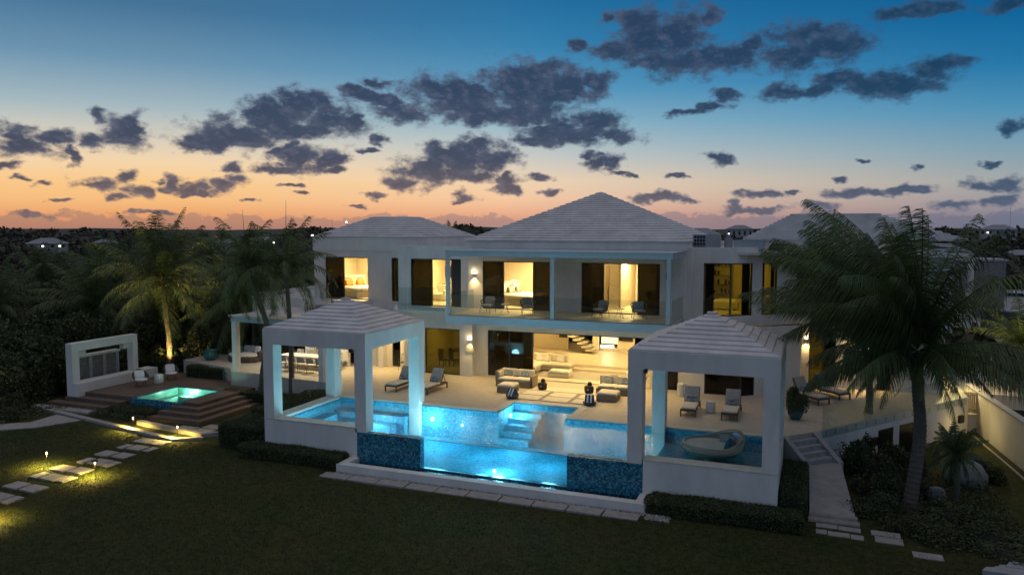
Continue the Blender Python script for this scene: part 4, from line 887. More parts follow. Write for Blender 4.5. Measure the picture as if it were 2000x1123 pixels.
def side_table(label, x, y):
    t = thing('side_table', label, 'side table', (x, y, F2 + .001), 0, 'small tables on the balcony')
    MB().lathe([(.24, .43), (.25, .44), (.25, .455)], (0, 0, 0), 22).build('table_top', 'graypaint', t, local=True)
    for k in range(3):
        w = R(90 + 120 * k); MB().tube([(.28 * math.cos(w), .28 * math.sin(w), 0), (.12 * math.cos(w), .12 * math.sin(w), .2), (.1 * math.cos(w + .4), .1 * math.sin(w + .4), .43)], .011, 6).build('leg', 'metaldark', t, local=True)
side_table('small round table between the two left balcony armchairs', -14.3, 35.55)
side_table('small round table between the two right balcony armchairs', -8.5, 35.55)

# dining set in the loggia
def dining_chair(label, x, y, rz):
    t = thing('dining_chair', label, 'chair', (x, y, .012), rz, 'pale dining chairs in the loggia')
    for px in (-.22, .22):
        MB().tube([(px, -.22, 0), (px * .95, -.2, .62)], .018, 6).build('leg', 'tan', t, local=True); MB().tube([(px, .26, 0), (px, .2, .45), (px * .95, .27, .84)], .018, 6).build('leg', 'tan', t, local=True)
    MB().rbox(-.23, .23, -.22, .22, .42, .47, .02).build('seat', 'cushion', t, local=True)
    MB(Matrix.Translation((0, .22, .50)) @ Matrix.Rotation(R(-9), 4, 'X')).rbox(-.23, .23, -.015, .03, .04, .36, .015).build('backrest', 'cushion_grey', t, local=True)
    m = MB(); m.box(-.24, -.2, -.2, .25, .62, .65); m.box(.2, .24, -.2, .25, .62, .65); m.build('armrest', 'tan', t, local=True)
    return t
for i in range(6):
    dining_chair(f'pale dining chair on the near side of the outdoor table, {["first","second","third","fourth","fifth","sixth"][i]} from the left', -28.65 + i * .66, 35.75 - i * .05, 180 + 4)
for i in range(5):
    dining_chair(f'pale dining chair on the far side of the outdoor table, {["first","second","third","fourth","fifth"][i]} from the left', -28.5 + i * .72, 37.55 - i * .05, 0)
dt = thing('dining_table', 'long pale outdoor dining table under the loggia', 'table', (-27, 36.6, 0)); MB().box(-28.8, -25.1, 36.15, 37.15, .71, .76).build('table_top', 'cushion_white', dt)
for a in (-28.5, -25.5):
    for c in (36.3, 36.95): MB().box(a, a + .08, c, c + .08, .012, .71).build('leg', 'tan', dt)
# daybed
db = thing('round_daybed', 'dark wicker curved daybed with teal and patterned pillows at the left terrace end', 'daybed', (-32.2, 37.3, .012))
MB().lathe([(.98, 0), (1.02, .1), (1.02, .30), (.96, .33)], (0, 0, 0), 26, 1.1, .8).build('base', 'wickerdark', db, local=True)
MB().lathe([(.94, .33), (1.0, .38), (.97, .45), (.8, .48)], (0, 0, 0), 26, 1.08, .78).build('mattress', 'cushion', db, local=True)
m = MB(); m.tube([(1.12 * math.cos(R(a)), .82 * math.sin(R(a)), .55 + .12 * math.sin(R(a))) for a in range(-10, 200, 12)], .11, 7); m.tube([(1.1 * math.cos(R(a)), .8 * math.sin(R(a)), .38) for a in range(-10, 200, 12)], .10, 7); m.build('back_rim', 'wickerdark', db, local=True)
for (px, py, rz_, mt) in ((-.72, .1, 40, 'cushion_white'), (-.5, -.05, 20, 'teal'), (-.2, .38, 0, 'bluepattern'), (.2, .42, -5, 'bluepattern'), (.6, .35, -25, 'cushion_white')):
    MB(Matrix.Translation((px, py, .46)) @ Matrix.Rotation(R(rz_), 4, 'Z') @ Matrix.Rotation(R(-18), 4, 'X')).rbox(-.24, .24, -.07, .07, 0, .42, .06).build('pillow', mt, db, local=True)
# iron bench
ib = thing('iron_bench', 'small black wrought iron bench against the wall left of the olive window', 'bench', (-21.5, 38.2, .012))
m = MB()
for a in (-.42, .42): m = MB(); m.tube([(a, -.2, 0), (a, -.2, .62)], .014, 6); m.tube([(a, .2, 0), (a, .2, .85)], .014, 6); m.tube([(a, -.2, .62), (a, .2, .62)], .014, 6); m.build('side_frame', 'metaldark', ib, local=True)
m = MB(); m.box(-.42, .42, -.2, .2, .42, .44); m.build('seat', 'metaldark', ib, local=True)
m = MB(); m.tube([(-.42 + .042 * k * 2, .2, .85 + .14 * math.sin(math.pi * k / 10)) for k in range(11)], .014, 6)
for k in range(1, 10): m.tube([(-.42 + .084 * k, .2, .44), (-.42 + .084 * k, .2, .85 + .14 * math.sin(math.pi * k / 10))], .008, 5)
m.build('backrest', 'metaldark', ib, local=True)

# round rattan lounge standing in the shallow water
rb = thing('rattan_lounge', 'round woven rattan lounge with beige pad and pillows standing in the shallow pool end', 'lounge chair', (-3.3, 28.8, -.72))
m = MB(); n = 40; vs = []; fs = []
prof = [(.55, .40, 0), (.9, .50, 0), (1.15, .68, 0), (1.26, .84, 1), (1.20, .86, 1), (1.10, .74, 0), (.85, .62, 0), (.5, .60, 0)]
for r_, z_, hi in prof:
    for k in range(n):
        w = 2 * math.pi * k / n; lift = .42 * max(0, math.cos(w - .5)) ** 1.5 * hi; vs.append((r_ * math.cos(w) * 1.0, r_ * math.sin(w) * .92, z_ + lift))
for i in range(len(prof) - 1):
    for k in range(n): fs.append((i * n + k, i * n + (k + 1) % n, (i + 1) * n + (k + 1) % n, (i + 1) * n + k))
fs.append(tuple(reversed(range(n)))); fs.append(tuple(range((len(prof) - 1) * n, len(prof) * n))); m.add(vs, fs); m.build('rattan_shell', 'rattan_pale', rb, True, local=True)
MB().tube([(0, 0, 0), (0, 0, .32)], [.35, .3], 16).build('foot', 'wicker', rb, local=True)
MB().lathe([(.98, .66), (1.10, .74), (1.10, .84), (.95, .88)], (-.06, 0, 0), 30, 1, .92).build('pad', 'cushion', rb, True, local=True)
m = MB(); m.tube([(1.16 * math.cos(R(a)), 1.07 * math.sin(R(a)), .92 + .42 * max(0, math.cos(R(a) - .5)) ** 1.5) for a in range(0, 361, 12)], .035, 7); m.build('rim', 'rattan_pale', rb, local=True); rb.scale = (.92, .92, .95)
for (px, py, rz_, s_, mt) in ((.62, .1, -70, 1.0, 'bluepattern'), (.55, -.35, -100, .9, 'teal'), (.8, .35, -50, 1.1, 'cushion_white'), (.42, .45, -20, .9, 'cushion_grey')):
    MB(Matrix.Translation((px, py, .8)) @ Matrix.Rotation(R(rz_), 4, 'Z') @ Matrix.Rotation(R(-22), 4, 'X')).rbox(-.26 * s_, .26 * s_, -.08, .08, 0, .45 * s_, .07).build('pillow', mt, rb, local=True)

# glazed pots
def pot(label, x, y, z, r, h, mat='glaze'):
    t = thing('planter_pot', label, 'pot', (x, y, z)); MB().lathe([(r * .62, 0), (r * .95, h * .35), (r, h * .7), (r * .9, h * .94), (r * .98, h), (r * .82, h), (r * .8, h * .85)], (0, 0, 0), 22).build('pot', mat, t, True, local=True); MB().lathe([(r * .79, h * .84), (r * .7, h * .88)], (0, 0, 0), 16).build('soil', 'darkcore', t, local=True); return t
pot('round teal glazed pot on the left end of the terrace beside the hedge', -34.4, 36.75, .012, .42, .62)
pp = pot('large teal glazed pot holding a bushy plant right of the right pavilion', -.55, 34.35, .012, .34, .72)

# bedrooms
def bed(name_, label, x, y, rz, pillows, z=F2):
    t = thing('bed', label, 'bed', (x, y, z + .012), rz, 'beds')
    MB().box(-.95, .95, -1.05, 1.05, 0, .34).build('base', 'joinery', t, local=True)
    MB().rbox(-.97, .97, -1.08, 1.02, .34, .62, .08).build('duvet', 'linen', t, True, local=True)
    MB().box(-1.1, 1.1, 1.06, 1.18, 0, 1.25).build('headboard', 'cushion', t, local=True)
    for px, py, mt, s_ in pillows:
        MB(Matrix.Translation((px, py, .62)) @ Matrix.Rotation(R(-16), 4, 'X')).rbox(-.3 * s_, .3 * s_, -.08, .08, 0, .46 * s_, .07).build('pillow', mt, t, local=True)
    return t
bed('b', 'bed with orange pillows in the lit left wing bedroom', -26.35, 41.1, 66, [(-.55, .82, 'blush', 1.1), (.05, .84, 'blush', 1.1), (.6, .82, 'blush', 1.0), (-.35, .62, 'orange', .9), (.45, .6, 'orange', .9)])
bed('b', 'bed with white duvet and blue pillows in the room behind the balcony', -14.95, 39.9, 75, [(-.5, .82, 'cushion_white', 1.1), (.45, .82, 'cushion_white', 1.1), (-.35, .6, 'bluepattern', .9), (.3, .58, 'bluepattern', .8)])
m = MB(); m.box(-26.9, -26.0, 43.25, 43.37, F2, 6.6); m.box(-25.95, -25.1, 43.25, 43.37, F2, 6.6); m.box(-25.05, -24.2, 43.25, 43.37, F2, 6.6); m.build('wardrobe', 'joinery', tagd=('tall cream wardrobe doors behind the bed with orange pillows', 'wardrobe'))
def tlamp(label, x, y, z):
    t = thing('table_lamp', label, 'lamp', (x, y, z)); MB().lathe([(.09, 0), (.11, .08), (.03, .22), (.02, .4)], (0, 0, 0), 12).build('stand', 'ceramic_white', t, local=True); MB().lathe([(.17, .4), (.15, .66)], (0, 0, 0), 16).build('lamp_shade', 'glow_lamp', t, local=True); lamp('POINT', (x, y, z + .5), 18, WARM, None, .1)
def night(label, x, y, z=F2):
    t = thing('nightstand', label, 'nightstand', (x, y, z + .012)); MB().box(-.25, .25, -.22, .22, .05, .55).build('cabinet', 'joinery', t, local=True); MB().box(-.27, .27, -.24, .24, .55, .58).build('top', 'slab', t, local=True)
night('small nightstand beside the bed behind the balcony', -16.1, 41.3); tlamp('lit white shaded lamp on the nightstand behind the balcony', -16.1, 41.3, F2 + .59)
night('nightstand beside the orange pillow bed', -26.2, 42.9); tlamp('lit lamp beside the orange pillow bed', -26.2, 42.9, F2 + .59)
# tv and curtain, chair in the middle left room
tv = thing('television', 'black wall television in the lit upper room left of the balcony', 'television', (-19.9, 42.5, 5.3)); MB().box(-21.1, -20.2, 42.45, 42.58, 5.1, 5.75).build('screen', 'screenblack', tv)
m = MB(); xs = fr(-18.35, -17.72, 26)
for i in range(25): m.add([(xs[i], 37.62 + .04 * math.sin(i * 1.6), F2 + .02), (xs[i + 1], 37.62 + .04 * math.sin((i + 1) * 1.6), F2 + .02), (xs[i + 1], 37.62 + .04 * math.sin((i + 1) * 1.6), 6.55), (xs[i], 37.62 + .04 * math.sin(i * 1.6), 6.55)], [(0, 1, 2, 3)])
m.build('curtain', 'curtain', tagd=('long grey pleated curtain at the right side of the upper room left of the balcony', 'curtain'))
ds = thing('desk', 'cream desk under the wall television in the upper room', 'desk', (-19.8, 42.1, F2)); MB().box(-20.7, -18.6, 41.9, 42.45, F2 + .72, F2 + .78).build('top', 'joinery', ds); MB().box(-20.7, -20.3, 41.9, 42.45, F2 + .02, F2 + .72).build('drawers', 'joinery', ds)
ch = thing('club_chair', 'cream upholstered chair in the upper room left of the balcony', 'armchair', (-20.3, 40.2, F2 + .012)); MB().rbox(-.4, .4, -.4, .4, .1, .45, .06).build('seat', 'cushion', ch, local=True); MB().rbox(-.4, .4, .28, .45, .3, .95, .06).build('backrest', 'cushion', ch, local=True); MB().rbox(-.45, -.3, -.35, .3, .3, .65, .05).build('armrest', 'cushion', ch, local=True); MB().rbox(.3, .45, -.35, .3, .3, .65, .05).build('armrest', 'cushion', ch, local=True)
# right bathroom/bedroom behind balcony: cabinet wall, partition
MB().box(-9.5, -9.4, 39.5, 43.2, F2 + .02, 6.4).build('room_partition', 'joinery', villa)
MB().box(-9.38, -8.2, 43.0, 43.4, F2 + .02, 6.2).build('wardrobe', 'joinery', tagd=('cream wardrobe at the back of the right balcony room', 'wardrobe'))
MB().box(-10.9, -10.0, 42.9, 43.4, F2 + .02, F2 + .9).build('vanity', 'slab', tagd=('pale vanity cabinet in the right balcony room', 'cabinet'))
cc = copy_tree(ch, None, (-7.7, 39.6, F2 + .012), 30, 'cream tub chair just inside the right balcony door')
MB().box(-8.0, -6.2, 42.4, 43.3, 4.6, 6.1).build('picture', 'bluepattern', tagd=('large blue grey picture on the back wall of the right balcony room', 'picture'))
for T_, a, c in ((None, -4.93, -4.5), (Tb, .78, 1.23), (Tb, 1.9, 2.1), (Tb, 2.5, 2.73)):
    yy = 38.32 if T_ is None else .16; MB(T_).box(a, c, yy, yy + .03, F2 + .02, 6.35).build('dark_curtain', 'darkcore', villa)
# shelves in the yellow corner room
sh = thing('bookshelf', 'white open shelf in the yellow lit corner room upstairs', 'shelf', (-4.9, 44.2, F2)); m = MB()
for k in range(6): m.box(-5.3, -4.2, 44.05, 44.45, F2 + .1 + k * .5, F2 + .13 + k * .5)
m.box(-5.33, -5.3, 44.05, 44.45, F2, 6.5); m.box(-4.2, -4.17, 44.05, 44.45, F2, 6.5); m.build('boards', 'graypaint', sh)
m = MB(); rs_ = random.Random(3)
for k in range(5):
    for q in range(5):
        if rs_.random() < .6: a = -5.2 + q * .2; m.box(a, a + .1, 44.1, 44.3, F2 + .135 + k * .5, F2 + .135 + k * .5 + rs_.uniform(.12, .3))
m.build('ornaments', 'bronze', sh)
MB().rbox(-4.9, -3.6, 41.0, 42.0, F2 + .02, F2 + .5, .08).build('pouf', 'cushion', tagd=('cream pouf on the floor of the yellow corner room upstairs', 'pouf'))
# dining chairs and table inside the olive window
for i in range(3):
    c = thing('inner_chair', f'upholstered chair seen through the olive ground floor window, {["left","middle","right"][i]} one', 'chair', (-20.0 + i * .5, 40.0 + i * .35, .03), 150, 'chairs inside the olive window')
    MB().rbox(-.24, .24, -.24, .24, .35, .48, .03).build('seat', 'cushion_grey', c, local=True); MB().rbox(-.24, .24, .18, .27, .48, 1.05, .03).build('backrest', 'cushion_grey', c, local=True)
    for px in (-.2, .2):
        for py in (-.2, .2): MB().tube([(px, py, 0), (px, py, .36)], .02, 6).build('leg', 'bronze', c, local=True)
it = thing('inner_table', 'dark round table behind the olive ground floor window', 'table', (-19.6, 41.9, .02)); MB().lathe([(.75, .70), (.78, .72), (.78, .75)], (0, 0, 0), 24).build('table_top', 'bronze', it, local=True); MB().lathe([(.3, 0), (.1, .08), (.1, .7)], (0, 0, 0), 12).build('foot', 'bronze', it, local=True)

# living room sofa group
ls = thing('corner_sofa', 'large cream corner sofa in the open living room', 'sofa', (-13.6, 40.3, .03))
for (a, b, c, d) in ((-1.5, -.55, -.9, .35), (-1.5, 1.1, .35, 1.25)):
    MB().rbox(a + .05, b - .05, c + .05, d - .05, .06, .26, .04).build('base', 'joinery', ls, local=True); MB().rbox(a, b, c, d, .26, .46, .06).build('seat', 'cushion', ls, local=True)
for (a, b, c, d) in ((-1.3, -.35, 1.0, 1.25), (-.25, .75, 1.0, 1.25)): MB().rbox(a, b, c, d, .46, .92, .07).build('back_cushion', 'cushion', ls, local=True)
MB().rbox(-1.5, -1.28, -.8, .9, .46, .88, .07).build('back_cushion', 'cushion', ls, local=True)
for a in (-.9, -.5, .35): MB(Matrix.Translation((a, .9, .47)) @ Matrix.Rotation(R(-15), 4, 'X')).rbox(-.2, .2, -.06, .06, 0, .36, .05).build('pillow', 'cushion_white', ls, local=True)
lo = thing('coffee_ottoman', 'low cream cushioned coffee ottoman before the living room corner sofa', 'ottoman', (-12.7, 39.5, .03)); MB().box(-.6, .6, -.4, .4, .02, .22).build('base', 'joinery', lo, local=True); MB().rbox(-.58, .58, -.38, .38, .22, .36, .05).build('cushion', 'cushion_white', lo, local=True)
l2 = thing('armchair', 'cream armchair at the right side of the living room opening', 'armchair', (-8.6, 39.9, .03), -60); MB().rbox(-.5, .5, -.45, .45, .1, .42, .06).build('seat', 'cushion', l2, local=True); MB().rbox(-.5, .5, .28, .5, .42, .85, .06).build('backrest', 'cushion', l2, local=True)

# ------------------------------------------------------------------ spa terrace
SZ = -.8
spa = thing('spa_deck', 'raised brown timber deck with steps around the small square spa', 'deck', (-33, 32, -1.5))
m = MB(); m.box(-37.0, -33.3, 29.9, 36.2, -1.55, SZ); m.box(-33.3, -28.9, 32.95, 36.2, -1.55, SZ); m.box(-29.95, -28.9, 30.0, 32.95, -1.55, SZ)
m.build('platform', 'wood', spa)
m = MB(); m.box(-28.9, -28.45, 29.5, 35.4, -1.55, SZ - .16); m.box(-30.4, -28.9, 29.5, 29.95, -1.55, SZ - .16); m.build('step', 'wood', spa)
m = MB(); m.box(-28.45, -28.0, 29.05, 34.9, -1.55, SZ - .33); m.box(-30.7, -28.45, 29.05, 29.5, -1.55, SZ - .33); m.build('step', 'wood', spa)
m = MB(); m.box(-28.0, -27.55, 28.6, 34.6, -1.55, SZ - .50); m.box(-31.0, -28.0, 28.6, 29.05, -1.55, SZ - .50); m.build('step', 'wood', spa)
m = MB(); m.box(-37.6, -33.6, 29.35, 29.9, -1.55, SZ - .2); m.build('step', 'wood', spa)
m = MB(); m.box(-38.2, -34.1, 28.8, 29.35, -1.55, SZ - .4); m.build('step', 'wood', spa)
m = MB(); m.box(-38.8, -34.6, 28.2, 28.8, -1.6, SZ - .58); m.build('step', 'limestone', spa)
sp = thing('spa_pool', 'small square green lit spa sunk in the timber deck', 'spa', (-31.6, 31.4, -1.5))
m = MB(); m.box(-33.3, -29.95, 29.8, 30.0, -1.75, SZ - .05); m.box(-33.3, -33.1, 30.0, 32.95, -1.75, SZ - .01); m.box(-30.15, -29.95, 30.0, 32.95, -1.75, SZ + .0); m.box(-33.1, -30.15, 32.8, 32.95, -1.75, SZ - .01); m.build('rim', 'tile_wall', sp)
m = MB(); m.box(-33.08, -30.17, 30.02, 32.78, -1.75, -1.62); m.box(-33.08, -32.6, 30.02, 32.78, -1.62, -1.2); m.box(-32.6, -30.17, 32.3, 32.78, -1.62, -1.2); m.box(-30.65, -30.17, 30.02, 32.3, -1.62, -1.2)
m.box(-33.1, -33.08, 30.02, 32.78, -1.62, SZ - .03); m.box(-30.17, -30.15, 30.0, 32.8, -1.62, SZ - .03); m.box(-33.08, -30.17, 32.78, 32.8, -1.62, SZ - .03); m.box(-33.08, -30.17, 30.0, 30.02, -1.62, SZ - .06)
m.build('basin', 'tile_spa', sp)
w = MB(); w.add([(-33.08, 30.02, SZ - .09), (-30.17, 30.02, SZ - .09), (-30.17, 32.78, SZ - .09), (-33.08, 32.78, SZ - .09)], [(0, 1, 2, 3)]); w.build('spa_water', 'water_spa', tagd=(None, None, None, 'structure'))
for x, y in ((-32.0, 32.72), (-30.35, 31.9)):
    MB().tube([(x, y, -1.05), (x, y - .03, -1.05)], .06, 12).build('spa_light', 'glow_spa', sp)
    lamp('POINT', (x - .1, y - .3, -1.05), 62, (.60, 1.0, .80), sp, .1)
# wall frame with water feature
wf = thing('frame_wall', 'white free standing rectangular wall frame behind the spa deck', 'wall frame', (-37.3, 32, -.8))
m = MB(); m.box(-37.6, -37.15, 29.5, 29.95, -1.0, 1.86); m.box(-37.6, -37.15, 33.5, 33.85, -.9, 1.86); m.build('post', 'stucco', wf)
m = MB(); m.box(-37.6, -37.15, 29.95, 33.5, 1.42, 1.86); m.build('lintel', 'stucco', wf)
m = MB(); m.box(-37.6, -36.75, 29.51, 34.9, -1.5, -.28); m.build('low_wall', 'stucco', wf)
for y in (29.95, 32.95): MB().box(-37.56, -37.3, y, y + .55, 1.08, 1.38).build('bracket', 'stucco', wf)
wc = thing('water_wall', 'dark slatted stone water wall with pale cap inside the white frame', 'water feature', (-38, 31.8, -.8))
m = MB(); m.box(-38.4, -38.2, 30.4, 33.3, -1.0, .86); m.build('stone_panel', 'stonewall', wc)
for k in range(4): MB().box(-38.2, -38.1, 30.45 + k * .9, 30.65 + k * .9, -1.0, .86).build('rib', 'concrete', wc)
MB().box(-38.45, -38.02, 30.3, 33.4, .86, .98).build('cap', 'slab', wc)
def spa_chair(label, x, y, rz):
    t = thing('shell_chair', label, 'chair', (x, y, SZ), rz, 'shell chairs on the spa deck')
    m = MB(); n = 17; vs = []; fs = []
    for j, (r_, z_) in enumerate(((.12, .30), (.30, .33), (.40, .45), (.44, .58))):
        for k in range(n):
            w = R(-20 + 220 * k / (n - 1)); hh = max(0, math.sin(w)) * .34 * (j / 3) ** 1.3; vs.append((r_ * math.cos(w), r_ * math.sin(w) * 1.0, z_ + hh - .06 * (j == 3) * (1 - max(0, math.sin(w)))))
    for j in range(3):
        for k in range(n - 1): fs.append((j * n + k, j * n + k + 1, (j + 1) * n + k + 1, (j + 1) * n + k))
    m.add(vs, fs); m.build('shell', 'wickerdark', t, True, local=True)
    MB().lathe([(.30, .34), (.34, .38), (.33, .43), (.2, .45)], (0, -.08, 0), 18, 1, 1.05).build('seat_cushion', 'cushion_white', t, local=True)
    MB(Matrix.Translation((0, .2, .42)) @ Matrix.Rotation(R(-22), 4, 'X')).rbox(-.26, .26, -.04, .06, 0, .46, .05).build('back_cushion', 'cushion_white', t, local=True)
    for px, py in ((-.25, -.25), (.25, -.25), (-.22, .25), (.22, .25)): MB().tube([(px, py, 0), (px * .7, py * .7, .33)], .012, 6).build('leg', 'metaldark', t, local=True)
spa_chair('white cushioned shell chair on the spa deck, nearest the stone water wall', -35.2, 32.2, 60)
spa_chair('white cushioned shell chair on the spa deck, right of the fluted stool', -35.1, 34.3, 55)
drum('fluted white stool between the two shell chairs on the spa deck', -34.9, 33.2, SZ, .24, .52)
towel_basket('basket of striped towels at the far corner of the spa deck by the palm trunk', -29.7, 34.9, SZ, 20, 1.15)

# pavers on the left path, curbs
i = 0
for (x0, x1, y0, y1) in ((-28.3, -27.3, 27.6, 28.3), (-27.2, -26.2, 27.5, 28.2), (-27.2, -26.3, 28.35, 28.95), (-26.1, -25.3, 28.5, 29.3), (-26.9, -26.1, 29.1, 29.8), (-25.9, -25.1, 29.5, 30.3), (-26.9, -26.1, 30.0, 30.9), (-25.9, -25.0, 30.5, 31.3), (-26.8, -26.0, 31.1, 31.9)):
    i += 1; MB().box(x0, x1, y0, y1, -1.52, -1.455).build('flagstone', 'limestone', tagd=(f'square flagstone in the grass right of the spa steps, {["first","second","third","fourth","fifth","sixth","seventh","eighth","ninth"][i-1]} from the front', 'flagstone', 'flagstones beside the spa steps'))
m = MB(); m.prism([(-30.6, 27.65), (-25.9, 26.95), (-25.2, 27.6), (-25.4, 27.72), (-26.0, 27.2), (-30.6, 27.95)], -1.6, -1.30); m.build('curb', 'limestone', tagd=('upper pale stone curb below the spa steps', 'curb', 'stone curbs of the lawn'))
m = MB(); m.prism([(-37.8, 28.05), (-26.7, 26.0), (-25.6, 26.75), (-25.8, 26.9), (-26.7, 26.28), (-37.7, 28.35)], -1.6, -1.38); m.build('curb', 'limestone', tagd=('long lower stone curb between the left lawn and the spa planting', 'curb', 'stone curbs of the lawn'))
m = MB(); m.prism([(-36.0, 27.6), (-33.8, 27.2), (-34.6, 25.4), (-37.0, 23.4), (-38, 24.4), (-35.8, 26.0)], -1.6, -1.45); m.build('side_path', 'limestone', tagd=(None, None, None, 'structure'))
# stepping stones crossing the lawn, garden lamps
idx = 0
names = ['first', 'second', 'third', 'fourth', 'fifth', 'sixth', 'seventh', 'eighth', 'ninth']
for r_, (cx, cyy, n_) in enumerate(((-27.45, 25.6, 2), (-27.3, 24.65, 3), (-27.35, 23.55, 2), (-27.1, 22.55, 3), (-27.25, 21.45, 2), (-27.1, 20.45, 3), (-27.0, 19.35, 2), (-26.9, 18.2, 3), (-26.6, 17.0, 2))):
    wd = [.82, .82] if n_ == 2 else [.42, .82, .42]; x = cx - sum(wd) / 2 - .06
    for q, ww in enumerate(wd):
        sh = rnd.uniform(-.05, .05); MB().prism([(x + rnd.uniform(0, .05), cyy - .3 + sh), (x + ww - rnd.uniform(0, .05), cyy - .33 + sh), (x + ww, cyy + .3 + sh), (x + .03, cyy + .32 + sh)], -1.52, -1.452).build('stepping_stone', 'limestone', tagd=(f'{["left","right"][q] if n_==2 else ["left narrow","middle","right narrow"][q]} slab in the {names[r_]} row from the spa of the lamp lit stepping path', 'stepping stone', 'stepping stones of the lamp lit path')); x += ww + .09
def path_light(label, x, y, hat):
    t = thing('path_light', label, 'garden lamp', (x, y, -1.5), 0, 'small garden path lamps')
    MB().tube([(0, 0, 0), (0, 0, .50)], .012, 6).build('stake', 'metaldark', t, local=True)
    MB().tube([(0, 0, .50), (0, 0, .60)], .026, 8).build('lens', 'glow_path', t, local=True)
    MB().lathe([(.14 if hat else .04, .605), (.10 if hat else .03, .64), (.02, .66)], (0, 0, 0), 14).build('cap', 'metaldark', t, local=True)
    lamp('SPOT', (x, y - .03, -1.5 + .50), 340, (1, .70, .15), t, .03, rot=(0, 0, 0), spot=168, blend=.6)
path_light('slim path lamp left of the stepping stones nearest the stone curb', -30.1, 27.0, False)
path_light('flat capped path lamp right of the stepping stones nearest the spa', -27.15 + .25, 26.55, True)
path_light('slim path lamp left of the middle of the stepping path', -28.6, 21.4, False)
path_light('flat capped path lamp right of the middle of the stepping path', -25.7, 21.2, True)
path_light('slim path lamp at the lower left corner of the lawn', -24.95, 16.65, False)

# ------------------------------------------------------------------ vegetation
def frond(m, base, az, e0, L, droop, wind, rs, nl=34, lw=.035, ll=.75, side_droop=.55):
    p = Vector(base); pts = []; n = 12; ds = L / n
    for i in range(n + 1):
        s = i / n; e = R(e0 - droop * s ** 1.25)
        d = Vector((math.cos(e) * math.sin(az), math.cos(e) * math.cos(az), math.sin(e))) + Vector(wind) * (.25 + .75 * s)
        d.normalize(); pts.append((p.copy(), d)); p += d * ds
    # rachis: thin three sided rod
    vs = []; fs = []
    for i, (q, d) in enumerate(pts):
        r = .045 * (1 - .85 * i / n); a = d.cross(Vector((0, 0, 1)));
        if a.length < .01: a = Vector((1, 0, 0))
        a.normalize(); b = a.cross(d)
        vs += [tuple(q + a * r), tuple(q - a * r), tuple(q + b * r)]
    for i in range(n):
        for k in range(3): fs.append((i * 3 + k, i * 3 + (k + 1) % 3, i * 3 + 3 + (k + 1) % 3, i * 3 + 3 + k))
    m.add(vs, fs)
    for i in range(nl):
        s = .10 + .90 * (i + rs.random() * .6) / nl; x = min(s * n, n - .001); k = int(x); f = x - k
        q = pts[k][0].lerp(pts[k + 1][0], f); d = pts[k][1].lerp(pts[k + 1][1], f).normalized()
        a = d.cross(Vector((0, 0, 1)))
        if a.length < .05: a = Vector((math.cos(az), -math.sin(az), 0))
        a.normalize(); le = ll * (math.sin(math.pi * min(1, .18 + .80 * s)) ** .55) * rs.uniform(.85, 1.1)
        for sg in (-1, 1):
            t = (a * sg * (1.0 - .25 * s) + d * (.45 + .5 * s) + Vector((0, 0, -side_droop * rs.uniform(.6, 1.4))) + Vector(wind) * .7 + Vector((rs.uniform(-.1, .1),) * 3)).normalized()
            t2 = (t + Vector((0, 0, -.75)) + Vector(wind) * .35).normalized()
            mid = q + t * le * .5; tip = mid + t2 * le * .5; w = d * lw * .5
            m.add([tuple(q - w), tuple(q + w), tuple(mid + w * .9), tuple(mid - w * .9), tuple(tip)], [(0, 1, 2, 3), (3, 2, 4)])
def crown_mesh(nf, L, seed, wind=(0, 0, 0), nl=34, lw=.035, ll=.7, emax=82, emin=-35, droop=75):
    rs = random.Random(seed); m = MB(); g = 2.39996
    for i in range(nf):
        u = (i + .5) / nf; e = emax - (emax - emin) * u ** 1.25
        frond(m, (0, 0, 0), i * g + rs.uniform(-.2, .2), e + rs.uniform(-6, 6), L * rs.uniform(.86, 1.08) * (.95 + .1 * min(1, u * 2)), droop * rs.uniform(.8, 1.25) * (.45 + .75 * min(1, u * 1.6)), wind, rs, nl, lw, ll)
    return m
def coco(m, r=.10, n=6, seed=1):
    rs = random.Random(seed)
    for i in range(n):
        a = rs.uniform(0, 6.28); m.lathe([(.02, -r), (r * .8, -r * .5), (r * .9, .1 * r), (r * .5, r * .8), (.02, r)], (.22 * math.cos(a), .22 * math.sin(a), -.25 + rs.uniform(-.1, .1)), 8)
def trunk_mesh(m, pts, r0, r1, ringy=True):
    P = [Vector(p) for p in pts]; out = []; rad = []
    N_ = 70
    for i in range(N_ + 1):
        t = i / N_ * (len(P) - 1); k = min(int(t), len(P) - 2); f = t - k
        a = P[max(k - 1, 0)]; b = P[k]; c = P[k + 1]; d = P[min(k + 2, len(P) - 1)]
        q = .5 * ((2 * b) + (c - a) * f + (2 * a - 5 * b + 4 * c - d) * f * f + (3 * b - a - 3 * c + d) * f ** 3)
        s = i / N_; out.append(q); rad.append((r0 + (r1 - r0) * s) * (1 + .55 * math.exp(-s * 16)) * (1 + (.05 if i % 2 else -.03)))
    m.tube(out, rad, 10)
def palm(label, pts, r0, r1, nf, L, seed, wind=(0, 0, 0), group=None, mat='palmleaf', nuts=0, crown=None, rot=0, sc=1.0, **kw):
    b = pts[0]; t = thing('palm_tree', label, 'palm tree', b, 0, group)
    m = MB(); trunk_mesh(m, pts, r0, r1); m.build('trunk', 'bark', t)
    top = pts[-1]
    if crown is None:
        o = crown_mesh(nf, L, seed, wind, **kw).build('crown', mat, t, local=True)
    else: o = crown.copy(); COL.objects.link(o); o.parent = t; o.name = 'crown'
    o.location = Vector(top) - Vector(b); o.rotation_euler = (0, 0, R(rot)); o.scale = (sc, sc, sc)
    if nuts: m = MB(); coco(m, .11, nuts, seed); q = m.build('coconuts', 'palmleaf_dry', t, local=True); q.location = o.location
    return t
